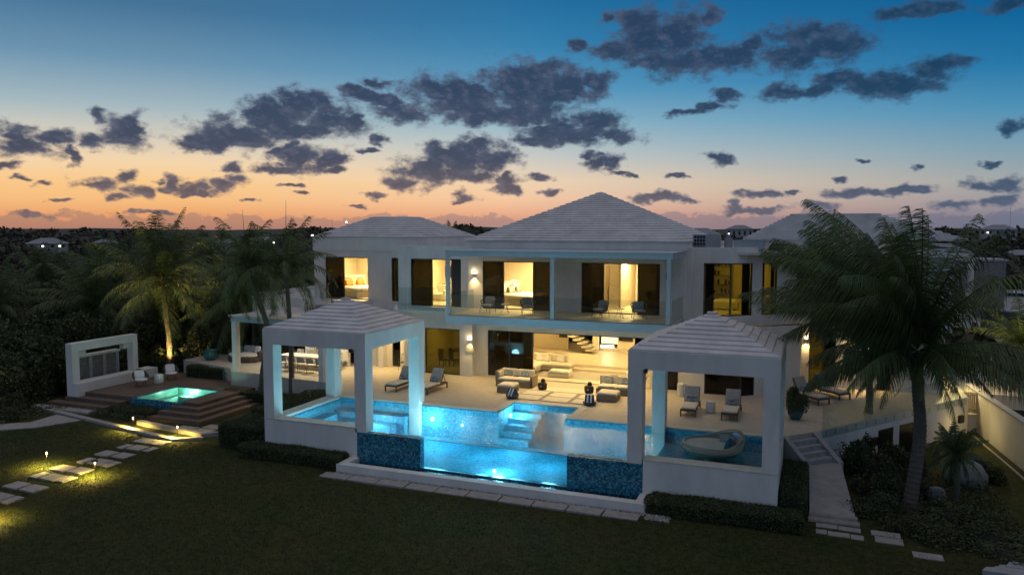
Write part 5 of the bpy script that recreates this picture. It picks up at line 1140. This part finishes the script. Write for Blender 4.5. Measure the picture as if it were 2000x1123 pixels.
# the big palm on the right, blown to the left
big = thing('palm_tree', 'huge windblown coconut palm in front of the right end of the house', 'palm tree', (3.3, 28.9, -1.6))
m = MB(); trunk_mesh(m, [(3.25, 28.9, -1.7), (3.42, 29.0, -.3), (3.55, 29.2, 1.2), (3.45, 29.4, 2.6), (3.4, 29.5, 3.75)], .23, .17); m.build('trunk', 'bark', big)
m = MB(); rs = random.Random(11)
W = (-1.0, .02, -.20)
for i in range(54):
    u = (i + .5) / 54; e = 88 - 40 * u ** .9; frond(m, (0, 0, .1), i * 2.39996, e, 7.0 * rs.uniform(.82, 1.04) * (.70 if math.sin(i * 2.39996) > .2 else .93), (14 + 46 * u) * rs.uniform(.7, 1.2), (W[0] * rs.uniform(.5, 1.1), 0, -.42 if math.sin(i * 2.39996) < .1 else -.12), rs, 84, .036, 1.3, .8)
for az, e, L_, dr in ((-100, 42, 4.6, 92), (-82, 34, 4.9, 86), (-60, 12, 4.0, 62), (-118, 8, 4.0, 60), (95, 20, 4.4, 62), (112, 14, 4.4, 58), (78, 14, 4.6, 58), (130, 10, 4.2, 60), (-35, 14, 3.6, 60), (-145, 10, 3.8, 60), (165, 18, 3.6, 70), (40, 12, 3.8, 60), (100, 4, 4.4, 50), (-95, -5, 3.8, 48), (-72, -8, 3.8, 44)):
    frond(m, (0, 0, 0), R(az), e, L_ * 1.06, dr, (-.10, 0, 0), rs, 96, .038, 1.1, 1.25)
for i in range(10): frond(m, (0, 0, -.05), i * .63, -5 - rs.uniform(0, 25), 2.6 * rs.uniform(.8, 1.1), 55, (0, 0, 0), rs, 44, .045, .6, .9)
q = m.build('crown', 'palmleaf', big, local=True); q.location = Vector((3.4, 29.5, 3.85)) - Vector((3.3, 28.9, -1.6))
m = MB(); coco(m, .12, 7, 4); q2 = m.build('coconuts', 'palmleaf_dry', big, local=True); q2.location = q.location
# slim trunk behind it
palm('slim leaning palm just left of the huge palm', [(2.35, 36.6, -2.0), (2.45, 36.6, 0), (2.4, 36.7, 2.2), (2.6, 36.8, 3.4)], .17, .12, 22, 3.0, 21, (-.35, 0, 0), nl=30, lw=.06, ll=.7)
# two palms between spa and left pavilion
palm('tall palm with curved trunk beside the spa steps, rising left of the left pavilion', [(-27.9, 33.4, -1.4), (-27.55, 33.3, .5), (-27.1, 33.2, 2.6), (-27.7, 33.2, 4.3), (-28.35, 33.2, 5.9)], .17, .12, 24, 3.7, 31, (.25, 0, 0), 'two palms beside the left pavilion', nl=38, lw=.05, ll=.75, droop=95)
palm('tall straight palm right behind the left pavilion hedge', [(-26.2, 33.9, -1.4), (-26.15, 33.9, 1.6), (-26.25, 33.9, 3.8), (-26.4, 33.9, 5.8)], .15, .10, 22, 3.4, 33, (.3, 0, 0), 'two palms beside the left pavilion', nl=38, lw=.05, ll=.75, droop=95)
for x, y, z0, z1, dx, l in ((-28.35, 33.2, 5.8, 9.1, -.25, 'dead thin palm spear rising above the curved palm'), (-26.4, 33.9, 5.8, 9.6, .12, 'dead thin palm spear rising above the straight palm')):
    m = MB(); m.tube([(x, y, z0), (x + dx * .5, y, (z0 + z1) / 2), (x + dx, y, z1)], [.03, .02, .006], 5); m.build('palm_spear', 'bark', tagd=(l, 'palm spear'))
# backdrop palms on the left: three crown meshes shared
protoA = palm('uplit coconut palm behind the white frame wall and the spa', [(-38.5, 37.6, -1.0), (-38.55, 37.6, 1.2), (-38.7, 37.5, 3.0), (-38.85, 37.5, 4.6)], .19, .13, 36, 5.0, 41, (.05, 0, 0), 'coconut palms left of the house', nuts=6, nl=44, lw=.055, ll=1.15, emin=-28, emax=90, droop=60)
cA = [c for c in protoA.children if c.name.startswith('crown')][0]
B = [(-45.5, 38.0, 4.2, 'dense coconut palm behind the far end of the white frame wall', 40), (-52.5, 36.0, 3.8, 'coconut palm at the left edge, drooping over the dark planting', 130), (-49.5, 43.5, 5.4, 'coconut palm deep in the left grove with high crown', 210),
     (-42.2, 41.2, 3.4, 'coconut palm between the uplit palm and the frame wall', 300), (-36.5, 42.0, 4.2, 'coconut palm behind the round daybed', 80), (-58, 44.0, 4.6, 'outermost coconut palm at the left picture edge', 20),
     (-61.5, 52.0, 4.4, 'small far coconut palm behind the left grove', 170), (-34.2, 40.2, 5.0, 'coconut palm just left of the loggia roof', 250), (-46.5, 50.0, 5.6, 'coconut palm behind the uplit palm', 330)]
for i, (x, y, z, l, rot) in enumerate(B):
    z -= 1.7; palm(l, [(x, y, -1.6), (x + .3, y, z * .4), (x + .1, y, z * .8), (x, y, z)], .18, .12, 0, 0, 0, crown=cA, rot=rot, sc=.90, group='coconut palms left of the house')
palm('palm crown showing between the left and the main roof', [(-32.2, 66, -3), (-32.3, 66, 3), (-32.2, 66, 6.6)], .2, .14, 0, 0, 0, crown=cA, rot=100, sc=.48)
palm('low palm behind the terrace end on the right', [(5.2, 43.6, 0), (5.2, 43.6, .8), (5.25, 43.6, 1.3)], .12, .1, 20, 1.7, 51, (0, 0, 0), nl=24, lw=.05, ll=.45)
palm('bushy palm beyond the right balcony frame', [(10.2, 47, -2), (10.2, 47, .4), (10.2, 47, 2.0)], .16, .12, 26, 2.9, 52, (-.1, 0, 0), nl=30, lw=.06, ll=.7, emin=-50)
palm('palm cut by the right picture edge', [(12.3, 37, -2), (12.4, 37, 1), (12.6, 37, 2.6)], .18, .13, 26, 3.4, 53, (-.3, 0, 0), nl=36, lw=.05, ll=.8)
palm('small cycad like palm beside the pale boulder', [(5.3, 34.3, -1.9), (5.3, 34.3, -1.0), (5.3, 34.3, -.6)], .14, .12, 18, 1.0, 54, (0, 0, 0), nl=26, lw=.04, ll=.3, emin=-10, droop=85)
palm('low shaggy palm before the pale boulder', [(4.9, 30.6, -1.9), (4.95, 30.6, -.9), (4.9, 30.7, .1)], .12, .1, 22, 1.35, 55, (0, 0, 0), nl=26, lw=.04, ll=.32, emin=-70, droop=60)

def leaves(n, rfun, size, seed):
    r = np.random.default_rng(seed); P = rfun(r, n); a = r.normal(size=(n, 3)); a /= np.linalg.norm(a, axis=1)[:, None]; b = r.normal(size=(n, 3)); b -= (b * a).sum(1)[:, None] * a; b /= np.linalg.norm(b, axis=1)[:, None]
    s = size * r.uniform(.6, 1.3, (n, 1)); V = np.stack([P - a * s, P + b * s * .45, P + a * s, P - b * s * .45], 1).reshape(-1, 3)
    return V, np.arange(n * 4).reshape(n, 4)
def leafmesh(name, V, F, mat):
    me = bpy.data.meshes.new(name); me.from_pydata(V.tolist(), [], F.tolist()); me.update(); me.materials.append(MATS[mat]); return me
def lumps(r, n, rad, k, seed, zlo=.0, power=.45):
    q = np.random.default_rng(seed); C = q.normal(size=(k, 3)); C /= np.linalg.norm(C, axis=1)[:, None]; C *= q.uniform(.35, .8, (k, 1)); C[:, 2] = np.abs(C[:, 2]) * .9 + zlo; R_ = q.uniform(.25, .45, k)
    i = r.integers(0, k, n); d = r.normal(size=(n, 3)); d /= np.linalg.norm(d, axis=1)[:, None]
    return (C[i] + d * (R_[i] * r.uniform(0, 1, n) ** power)[:, None]) * np.array(rad)
TREES = [leafmesh('foliage', *leaves(9000, lambda r, n, s=s: lumps(r, n, (2.6, 2.6, 2.9), 26, s), .15, s), 'leaf') for s in (1, 2, 3)]
BUSH = [leafmesh('foliage', *leaves(9500, lambda r, n, s=s: lumps(r, n, (1, 1, 1), 30, s + 10, -.05, .3), .05, s), 'leaf_hedge') for s in (1, 2)]
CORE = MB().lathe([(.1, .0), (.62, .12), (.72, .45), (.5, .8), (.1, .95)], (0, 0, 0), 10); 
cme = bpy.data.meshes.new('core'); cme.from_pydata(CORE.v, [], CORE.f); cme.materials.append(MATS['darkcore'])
def tree(label, x, y, z, s, k, th=1.8, group='broadleaf trees in the left grove', sz=None):
    t = thing('broadleaf_tree', label, 'tree', (x, y, z), 0, group)
    m = MB(); m.tube([(0, 0, 0), (.1, .05, th * .6), (0, 0, th + .8)], [.16, .12, .05], 7)
    for a in range(4): m.tube([(.05, 0, th * .7), (.7 * math.cos(a * 1.6 + k), .7 * math.sin(a * 1.6 + k), th + .9)], [.07, .02], 5)
    m.build('trunk', 'bark', t, local=True)
    o = bpy.data.objects.new('crown', TREES[k % 3]); COL.objects.link(o); o.parent = t; o.location = (0, 0, th * .75); o.scale = (s, s, (sz or s)); o.rotation_euler = (0, 0, k * 1.3)
def bush(label, x, y, z, sx, sy, sz, k=0, group=None, mat=None):
    t = thing('shrub', label, 'shrub', (x, y, z), 0, group)
    o = bpy.data.objects.new('leaves', BUSH[k % 2]); COL.objects.link(o); o.parent = t; o.scale = (sx, sy, sz); o.rotation_euler = (0, 0, k * .9)
    c = bpy.data.objects.new('shade_core', cme); COL.objects.link(c); c.parent = t; c.scale = (sx * .55, sy * .55, sz * .55)  # solid near-black core standing in for shade deep inside the leaves
G = [(-44, 34.5, 1.0), (-42.2, 37, .95), (-47.5, 36.5, 1.15), (-41.2, 31.5, .85), (-45.0, 31.0, .95), (-48.8, 32.5, 1.1), (-41.5, 40.2, 1.0), (-37.2, 39.6, .85), (-36.8, 44.5, 1.1), (-44, 43, 1.2), (-50, 40, 1.3), (-54, 37, 1.2), (-52, 46, 1.3), (-57, 42, 1.3),
     (-40.3, 35.2, .7), (-33.5, 43.5, .9), (-39.5, 46.5, 1.1), (-47, 49, 1.2), (-60, 48, 1.4), (-41.0, 28.2, .7), (-44.6, 27.0, .85), (-64, 56, 1.5), (-55, 56, 1.4), (-46, 57, 1.3), (-38, 53, 1.2)]
for i, (x, y, s) in enumerate(G):
    tree(f'dark leafy tree in the left grove, number {i+1} counted from the frame wall outwards' if False else ['dark leafy tree', 'broad leafy tree', 'loose crowned tree'][i % 3] + ' in the left grove ' + ['behind the frame wall', 'left of the uplit palm', 'far behind the frame wall', 'at the left end of the frame wall', 'left of the frame wall', 'at the left picture edge', 'right of the uplit palm', 'behind the blue pot', 'deep behind the round daybed', 'behind the uplit palm', 'far left behind the first palms', 'at the outer left edge', 'deep in the far grove', 'between the outermost palms', 'touching the rear of the water wall', 'beside the loggia parapet', 'beyond the loggia roof', 'beyond the uplit palm crown', 'on the far left skyline', 'just left of the spa steps', 'at the lower left bed', 'on the remote left skyline', 'in the middle of the far grove', 'far beyond the uplit palm', 'far beyond the loggia'][i], x, y, -1.7, s, i, 1.9 * s, sz=s * 1.12)
# shrubs
S = [(-39.9, 37.4, -1.5, 1.5, 1.3, 2.6, 'sunny uplit shrub at the foot of the uplit palm'), (-40.2, 39.2, -1.5, 1.3, 1.3, 3.0, 'tall shrub left behind the uplit palm trunk'), (-36.8, 38.6, -1.5, 1.3, 1.2, 2.6, 'shrub right of the uplit palm near the blue pot'), (-34.8, 39.4, -.6, 1.4, 1.2, 2.7, 'green shrub behind the round daybed'), (-32.4, 40.2, -.2, 1.2, 1.0, 2.6, 'green shrub between daybed and loggia column'),
     (-35.6, 37.6, -1.5, .9, .8, 1.4, 'low shrub below the blue pot'), (-39.4, 27.2, -1.5, 1.3, 1.2, 1.3, 'rounded shrub in the lower left bed'), (-37.6, 25.8, -1.5, 1.0, 1.0, .8, 'low shrub at the left path edge'), (-40.8, 29.6, -1.5, 1.4, 1.2, 2.4, 'tall shrub left of the spa steps'),
     (2.2, 32.6, -1.8, 1.1, 1.3, 1.9, 'large shrub in front of the lower doorways'), (3.6, 34.6, -1.9, 1.0, 1.1, 1.6, 'shrub beside the second lower doorway'), (2.5, 30.2, -1.7, 1.1, 1.2, 1.3, 'broad shrub left of the huge palm trunk'), (1.75, 35.2, -1.9, .9, 1.0, 1.9, 'tall shrub beside the garden steps'), (2.1, 28.2, -1.6, .8, 1.2, .9, 'low shrub along the ramp path'),
     (4.4, 28.4, -1.7, 1.4, 1.3, .9, 'low dark shrub right of the huge palm trunk'), (5.3, 27.0, -1.7, 1.3, 1.2, .7, 'low dark shrub towards the right lawn'), (3.9, 26.6, -1.6, 1.3, 1.0, .7, 'low dark shrub behind the last stepping slab'), (6.5, 34.7, -1.95, .85, .9, 1.15, 'clipped round shrub beside the pale boulder'), (3.4, 31.6, -1.8, 1.0, 1.0, 1.2, 'shrub behind the huge palm trunk'), (3.0, 27.2, -1.6, .9, .8, .6, 'small dark shrub before the huge palm trunk'), (5.6, 25.6, -1.6, 1.2, 1.0, .5, 'lowest dark shrub in the lower right bed')]
for i, (x, y, z, a, b_, c, l) in enumerate(S): bush(l, x, y, z, a, b_, c, i)
bush('leafy plant growing in the teal pot', -.55, 34.35, .6, .55, .55, .95, 1)
def hedge(label, x0, x1, y0, y1, z0, z1, seed, dens=1500, mat='leaf_hedge', round_=.14, size=.035, T=None):
    t = thing('hedge', label, 'hedge', ((x0 + x1) / 2, (y0 + y1) / 2, z0), 0, 'clipped hedges')
    r = np.random.default_rng(seed); c = np.array([(x0 + x1) / 2, (y0 + y1) / 2, (z0 + z1) / 2]); h = np.array([(x1 - x0) / 2, (y1 - y0) / 2, (z1 - z0) / 2])
    area = 4 * (h[0] * h[1] + 2 * h[0] * h[2] + 2 * h[1] * h[2]); n = int(min(26000, area * dens))
    pr = np.array([h[1] * h[2] * 2, h[0] * h[2] * 2, h[0] * h[1]]); pr = pr / pr.sum(); ax = r.choice(3, n, p=pr)
    P = r.uniform(-1, 1, (n, 3)) * h
    for k in range(3):
        q = ax == k; P[q, k] = h[k] * (np.where(r.random(q.sum()) < .5, -1, 1) if k < 2 else 1)
    # soften the corners, wobble the faces
    inner = h - round_; D = np.clip(P, -inner, inner); V_ = P - D; ln = np.linalg.norm(V_, axis=1)[:, None] + 1e-6; P = D + V_ / ln * round_
    wob = .05 * np.sin(P[:, :1] * 3.1 + seed) + .04 * np.sin(P[:, 1:2] * 4.3 + P[:, :1] * 1.7); P = P * (1 + wob * .8) + r.normal(size=(n, 3)) * .022
    V, F = leaves(n, lambda rr, nn: P, size, seed)
    me = leafmesh('leaves', V, F, mat); o = bpy.data.objects.new('leaves', me); COL.objects.link(o); o.parent = t; o.location = Vector(c) - t.location
    k = .08; MB().box(x0 + k, x1 - k, y0 + k, y1 - k, z0, z1 - k).build('shade_core', 'darkcore', t)  # dark box painted as the shade within the hedge
    return t
hedge('low hedge along the front of the left pavilion', -22.3, -17.45, 25.2, 26.12, -1.5, -.98, 1)
hedge('tall clipped hedge behind the left side of the left pavilion', -24.3, -21.8, 28.3, 32.6, -1.5, -.22, 2)
hedge('clipped hedge at the front left corner of the left pavilion', -24.2, -21.75, 26.1, 28.2, -1.5, -.45, 3)
hedge('long low hedge along the front of the right pavilion', -5.0, .0, 25.05, 26.1, -1.5, -1.0, 4)
hedge('hedge between the right pavilion and the ramp path', -.82, -.02, 26.2, 30.4, -1.5, -.62, 5)
hedge('dark hedge between the spa deck and the loggia terrace', -34.9, -30.4, 35.2, 36.0, -1.5, -.12, 6, 900)
hedge('planting bed hedge below the spa front', -33.6, -30.8, 28.6, 29.7, -1.5, -1.12, 7, 900)
hedge('low hedge in front of the loggia steps', -30.1, -24.6, 32.95, 33.5, -1.5, -.75, 8, 900)
# ground plants lit near the palm
g = np.random.default_rng(5)
def patch(name, label, n, box, size, seed, mat='leaf_warm'):
    V, F = leaves(n, lambda r, k: np.stack([r.uniform(box[0], box[1], k), r.uniform(box[2], box[3], k), r.uniform(box[4], box[5], k)], 1), size, seed)
    o = bpy.data.objects.new(name, leafmesh(name, V, F, mat)); COL.objects.link(o); tag(o, label, 'ground cover', None, 'stuff')
patch('ground_cover', 'leafy ground cover behind the spa deck', 2600, (-36.5, -29.8, 36.2, 37.2, -1.4, -.55), .06, 1)
patch('ground_cover', 'low ground cover under the shrubs right of the ramp path', 6000, (1.7, 6.5, 25.2, 33.5, -1.9, -1.45), .06, 2, 'leaf')
patch('ground_cover', 'dark low planting in the lower left bed', 5000, (-42, -36.5, 24.5, 30, -1.55, -1.25), .07, 3, 'leaf')
patch('ground_cover', 'dark low planting in front of the spa', 3000, (-34.2, -30.8, 28.0, 29.7, -1.5, -1.2), .05, 4, 'leaf')
# uplights in the planting
def uplight(label, x, y, z, e, rot, c=(1, .66, .18), spot=95):
    t = thing('uplight', label, 'garden spotlight', (x, y, z), 0, 'garden uplights'); MB().tube([(0, 0, 0), (0, 0, .12)], [.04, .055], 8).build('housing', 'metaldark', t, local=True); MB().tube([(0, 0, .12), (0, 0, .13)], .045, 8).build('lens', 'glow_path', t, local=True)
    lamp('SPOT', (x, y, z + .18), e, c, t, .05, rot=rot, spot=spot, blend=.9)
uplight('spotlight on the ground washing the uplit palm trunk', -38.0, 37.0, -.95, 1900, (176, -4, 0))
uplight('spotlight lighting the shrubs behind the blue pot', -36.0, 37.0, -.75, 260, (150, 10, 0))
uplight('spotlight in the lower left bed at the picture edge', -38.9, 26.0, -1.3, 320, (150, 0, 40))
uplight('spotlight lighting the low plants beyond the spa deck', -32.6, 36.15, -.85, 50, (120, 0, 0), spot=150)
uplight('spotlight beside the palm trunk near the spa steps', -28.6, 34.0, -1.3, 120, (180, 0, 0), spot=150)
uplight('spotlight under the palms beyond the gate', 9.3, 46.3, -.9, 140, (180, 0, 0), spot=140)
# boulder
m = MB(); m.lathe([(.5, 0), (.75, .25), (.7, .6), (.4, .9), (.08, 1.0)], (0, 0, 0), 9, 1.2, .8); bo = m.build('boulder', 'pottery', smooth=True, tagd=('large pale boulder among the shrubs at the right lawn', 'boulder')); bo.location = (5.7, 33.6, -2.0); bo.scale = (.95, .9, 1.15); bo.rotation_euler = (0, .2, .5)
m = MB(); m.lathe([(.3, 0), (.42, .2), (.3, .45), (.06, .5)], (0, 0, 0), 8, 1.1, .8); bo = m.build('boulder', 'pottery', smooth=True, tagd=('small pale boulder low between the palm trunk and the large boulder', 'boulder')); bo.location = (4.4, 31.3, -1.95); bo.scale = (.8, .8, 1.2)

# ------------------------------------------------------------------ far scrub, houses, building site
def scrub():
    r = np.random.default_rng(9); K_ = 5600; az = R(1) * r.uniform(-64, 24, K_); d = 62 * (900 / 62.) ** (r.random(K_) ** .8)
    x = d * np.sin(az); y = d * np.cos(az); keep = ~((x > 12) & (x < 32) & (y < 138)) & ~((x > -50) & (x < 10) & (y < 60)); x, y, d = x[keep], y[keep], d[keep]
    z = np.array([land_z(a, b) for a, b in zip(x, y)]); s = r.uniform(1.2, 2.6, len(x)) * (1 + d / 420); n = 26
    C = np.repeat(np.stack([x, y, z + s * .35], 1), n, 0); S_ = np.repeat(s, n)
    q = r.normal(size=(len(C), 3)); q /= np.linalg.norm(q, axis=1)[:, None]; q[:, 2] = np.abs(q[:, 2]) * .75
    P = C + q * (S_ * r.uniform(.6, 1.05, len(C)))[:, None]
    a = r.normal(size=P.shape); a /= np.linalg.norm(a, axis=1)[:, None]; b = r.normal(size=P.shape); b -= (b * a).sum(1)[:, None] * a; b /= np.linalg.norm(b, axis=1)[:, None]
    w = (S_ * .30)[:, None]; V = np.stack([P - a * w, P + b * w * .8, P + a * w, P - b * w * .8], 1).reshape(-1, 3); F = np.arange(len(V)).reshape(-1, 4)
    o = bpy.data.objects.new('scrub', leafmesh('scrub', V, F, 'scrubleaf')); COL.objects.link(o); tag(o, 'dark scrub woodland stretching to the horizon', 'scrub', None, 'stuff')
scrub()
def far_house(label, az, d, w, h, lit=(), col='concrete', zoff=0.0):
    x, y = d * math.sin(R(az)), d * math.cos(R(az)); z = land_z(x, y) + zoff
    t = thing('far_house', label, 'house', (x, y, z), -az, 'houses in the distance')
    MB().box(-w / 2, w / 2, 0, w * .7, -3, h).build('wall', col, t, local=True)
    hip_steps(MB(), -w / 2 - .6, w / 2 + .6, -.6, w * .7 + .6, h, h + w * .16, 5).build('roof', 'graypaint', t, local=True)
    k = max(2, int(w / 4))
    for i in range(k):
        a = -w / 2 + w * (i + .3) / k; MB().box(a, a + w / k * .35, -.06, -.01, h * .35, h * .8).build('window', 'screenblack', t, local=True)
    for a in lit: MB().box(a - .45, a + .45, -.2, -.1, h * .45, h * .45 + .6).build('porch_light', 'glow_far', t, local=True)
far_house('distant house with two bright porch lights at the far left', -52.6, 430, 17, 2.6, (-2, 5), zoff=3.5)
far_house('long pale distant house right of the far left one', -49.3, 520, 13, 2.2, (), zoff=3)
far_house('distant house behind the uplit palm crown', -42.0, 420, 12, 3.4, (), zoff=3)
far_house('distant house left of the two slim palms with one light', -39.3, 480, 13, 3, (5,), zoff=3)
far_house('bright distant villa seen between main roof and right roof', -7.7, 520, 26, 7, (-9, -5, -1), 'stucco', zoff=3)
far_house('distant hilltop house with one light right of the bright villa', -5.0, 620, 20, 7, (-8,), zoff=5)
far_house('dim distant house left of the right roof', -3.6, 480, 22, 4, (), zoff=2)
far_house('long low white distant house right of the huge palm', 7.6, 420, 26, 3, (), zoff=1)
far_house('hilltop house with orange light at the far right', 10.8, 620, 22, 4, (-6,), zoff=6)
far_house('low distant house at the right picture edge', 12.0, 420, 14, 3, (), zoff=0)
for az, d, z, l in ((-34.6, 500, 13, 'thin distant radio mast left of the left roof'), (-16.8, 560, 19, 'thin distant mast over the palms between the roofs'), (-1.2, 600, 16, 'thin distant pole near the right roof'), (11.4, 520, 20, 'thin distant pole at the far right')):
    x, y = d * math.sin(R(az)), d * math.cos(R(az)); MB().tube([(x, y, land_z(x, y)), (x, y, z)], [.12, .07], 4).build('mast', 'metaldark', tagd=(l, 'mast'))
MB().tube([(-19.6, 66, 3), (-19.9, 66, 9.0), (-20.25, 66, 10.4)], [.05, .04, .02], 5).build('antenna', 'metaldark', tagd=('thin leaning antenna left of the main roof', 'antenna'))
for az, d, z in ((-33.6, 420, 11.2), (-36.0, 300, 5.2), (-32.2, 260, 7.0), (-12.0, 0, 0)):
    if d: x, y = d * math.sin(R(az)), d * math.cos(R(az)); t = thing('street_light', f'bright far street light {["on the left skyline beside the left roof","among the two slim palm crowns","low behind the left roof slope"][[-33.6,-36.0,-32.2].index(az)]}', 'street light', (x, y, z - 6)); MB().tube([(0, 0, -4), (0, 0, 5.6)], .1, 5).build('pole', 'metaldark', t, local=True); MB().lathe([(.15, 5.6), (.55, 5.9), (.3, 6.3)], (0, 0, 0), 8).build('head', 'glow_far', t, local=True)
# building site on the right
m = MB(); m.prism([(12, 70), (34, 70), (40, 150), (16, 150)], -3.2, -2.2); m.build('gravel_yard', 'gravel', tagd=(None, None, None, 'structure'))
sb = thing('unfinished_building', 'grey unfinished block building beyond the right balcony frame', 'building', (18, 104, -2))
MB().box(15.6, 20.4, 102, 108, -2.2, 4.3).build('wall', 'stonewall', sb); MB().box(17.6, 20.6, 101.9, 108, 4.3, 4.5).build('roof_edge', 'graypaint', sb)
for i in range(5): MB().tube([(15.9 + i * 1.1, 102.4, 4.3), (15.9 + i * 1.1, 102.4, 6.2)], .05, 4).build('rebar', 'bronze', sb)
mk('skip', (.03, .04, .05), .6); mk('timber', (.20, .13, .06), .8, .3, 3)
sk = thing('skip', 'dark open skip on the building site right of the balcony frame', 'skip', (16.5, 84, -2.2)); MB().box(15.2, 18.0, 83, 85.5, -2.2, .3).build('body', 'skip', sk); MB().box(15.1, 18.1, 82.9, 85.6, .3, .42).build('rim', 'graypaint', sk)
ps = thing('pallet_stack', 'brown stacked pallets beside the dark skip', 'pallets', (19.4, 84, -2.2)); MB().box(18.3, 21.3, 82.5, 85, -2.2, -.1).build('load', 'timber', ps); MB().box(18.3, 21.3, 82.5, 85, -.09, .05).build('cover', 'limestone', ps)
car = thing('parked_car', 'pale suv parked beyond the building site', 'car', (27.5, 134, -3.2), -12)
m = MB(); prof = [(-2.4, .4), (-2.4, 1.0), (-1.5, 1.15), (-.8, 1.72), (1.7, 1.75), (2.3, 1.1), (2.4, .4)]
n = len(prof); m.add([(x, -.9, z) for x, z in prof] + [(x, .9, z) for x, z in prof], [tuple(range(n)), tuple(reversed(range(n, 2 * n)))] + [(i, n + i, n + (i + 1) % n, (i + 1) % n) for i in range(n)]); m.build('body', 'carpaint', car, local=True)
m = MB(); m.add([(-1.3, -.91, 1.18), (-.78, -.91, 1.62), (1.6, -.91, 1.64), (2.0, -.91, 1.18)], [(0, 1, 2, 3)]); m.build('windows', 'screenblack', car, local=True)
for a in (-1.5, 1.5): MB().tube([(a, -.92, .38), (a, -.7, .38)], .38, 12).build('wheel', 'metaldark', car, local=True); MB().tube([(a, .92, .38), (a, .7, .38)], .38, 12).build('wheel', 'metaldark', car, local=True)
tk = copy_tree(car, None, (34.5, 133, -3.2), -20, 'pale pickup like vehicle at the right picture edge beside the suv')

# real blades over the lawn where it lies nearest
def grass():
    r = np.random.default_rng(2); n = 170000; x = r.uniform(-36, 9.5, n); y = r.uniform(9, 28.5, n) ; k = (y > .05 + 12 + 0 * x) & ~((x > -17.6) & (x < -4.9) & (y > 24.3)) & ~((x > -22.4) & (y > 25.1) & (x < 1.7)) & ~((x > 1.7) & (y > 24.8)) & ~((x < -17.5) & (y > 26.3))
    x, y = x[k], y[k]; z = np.array([lawn_z(a, b) for a, b in zip(x, y)]) - .01; m_ = len(x)
    w = r.uniform(.008, .016, m_); h = r.uniform(.03, .10, m_); a = r.uniform(0, 6.28, m_); l = r.normal(size=(m_, 2)) * .025
    V = np.stack([np.stack([x - w * np.cos(a), y - w * np.sin(a), z], 1), np.stack([x + w * np.cos(a), y + w * np.sin(a), z], 1), np.stack([x + l[:, 0], y + l[:, 1], z + h], 1)], 1).reshape(-1, 3)
    o = bpy.data.objects.new('grass', leafmesh('grass', V, np.arange(len(V)).reshape(-1, 3), 'grassblade')); COL.objects.link(o); tag(o, 'short mown grass blades of the lawn', 'grass', None, 'stuff')
mk('grassblade', (.030, .085, .014), .8, .3, .65, island=.5, col2=(.115, .10, .042), spec=.1)
grass()
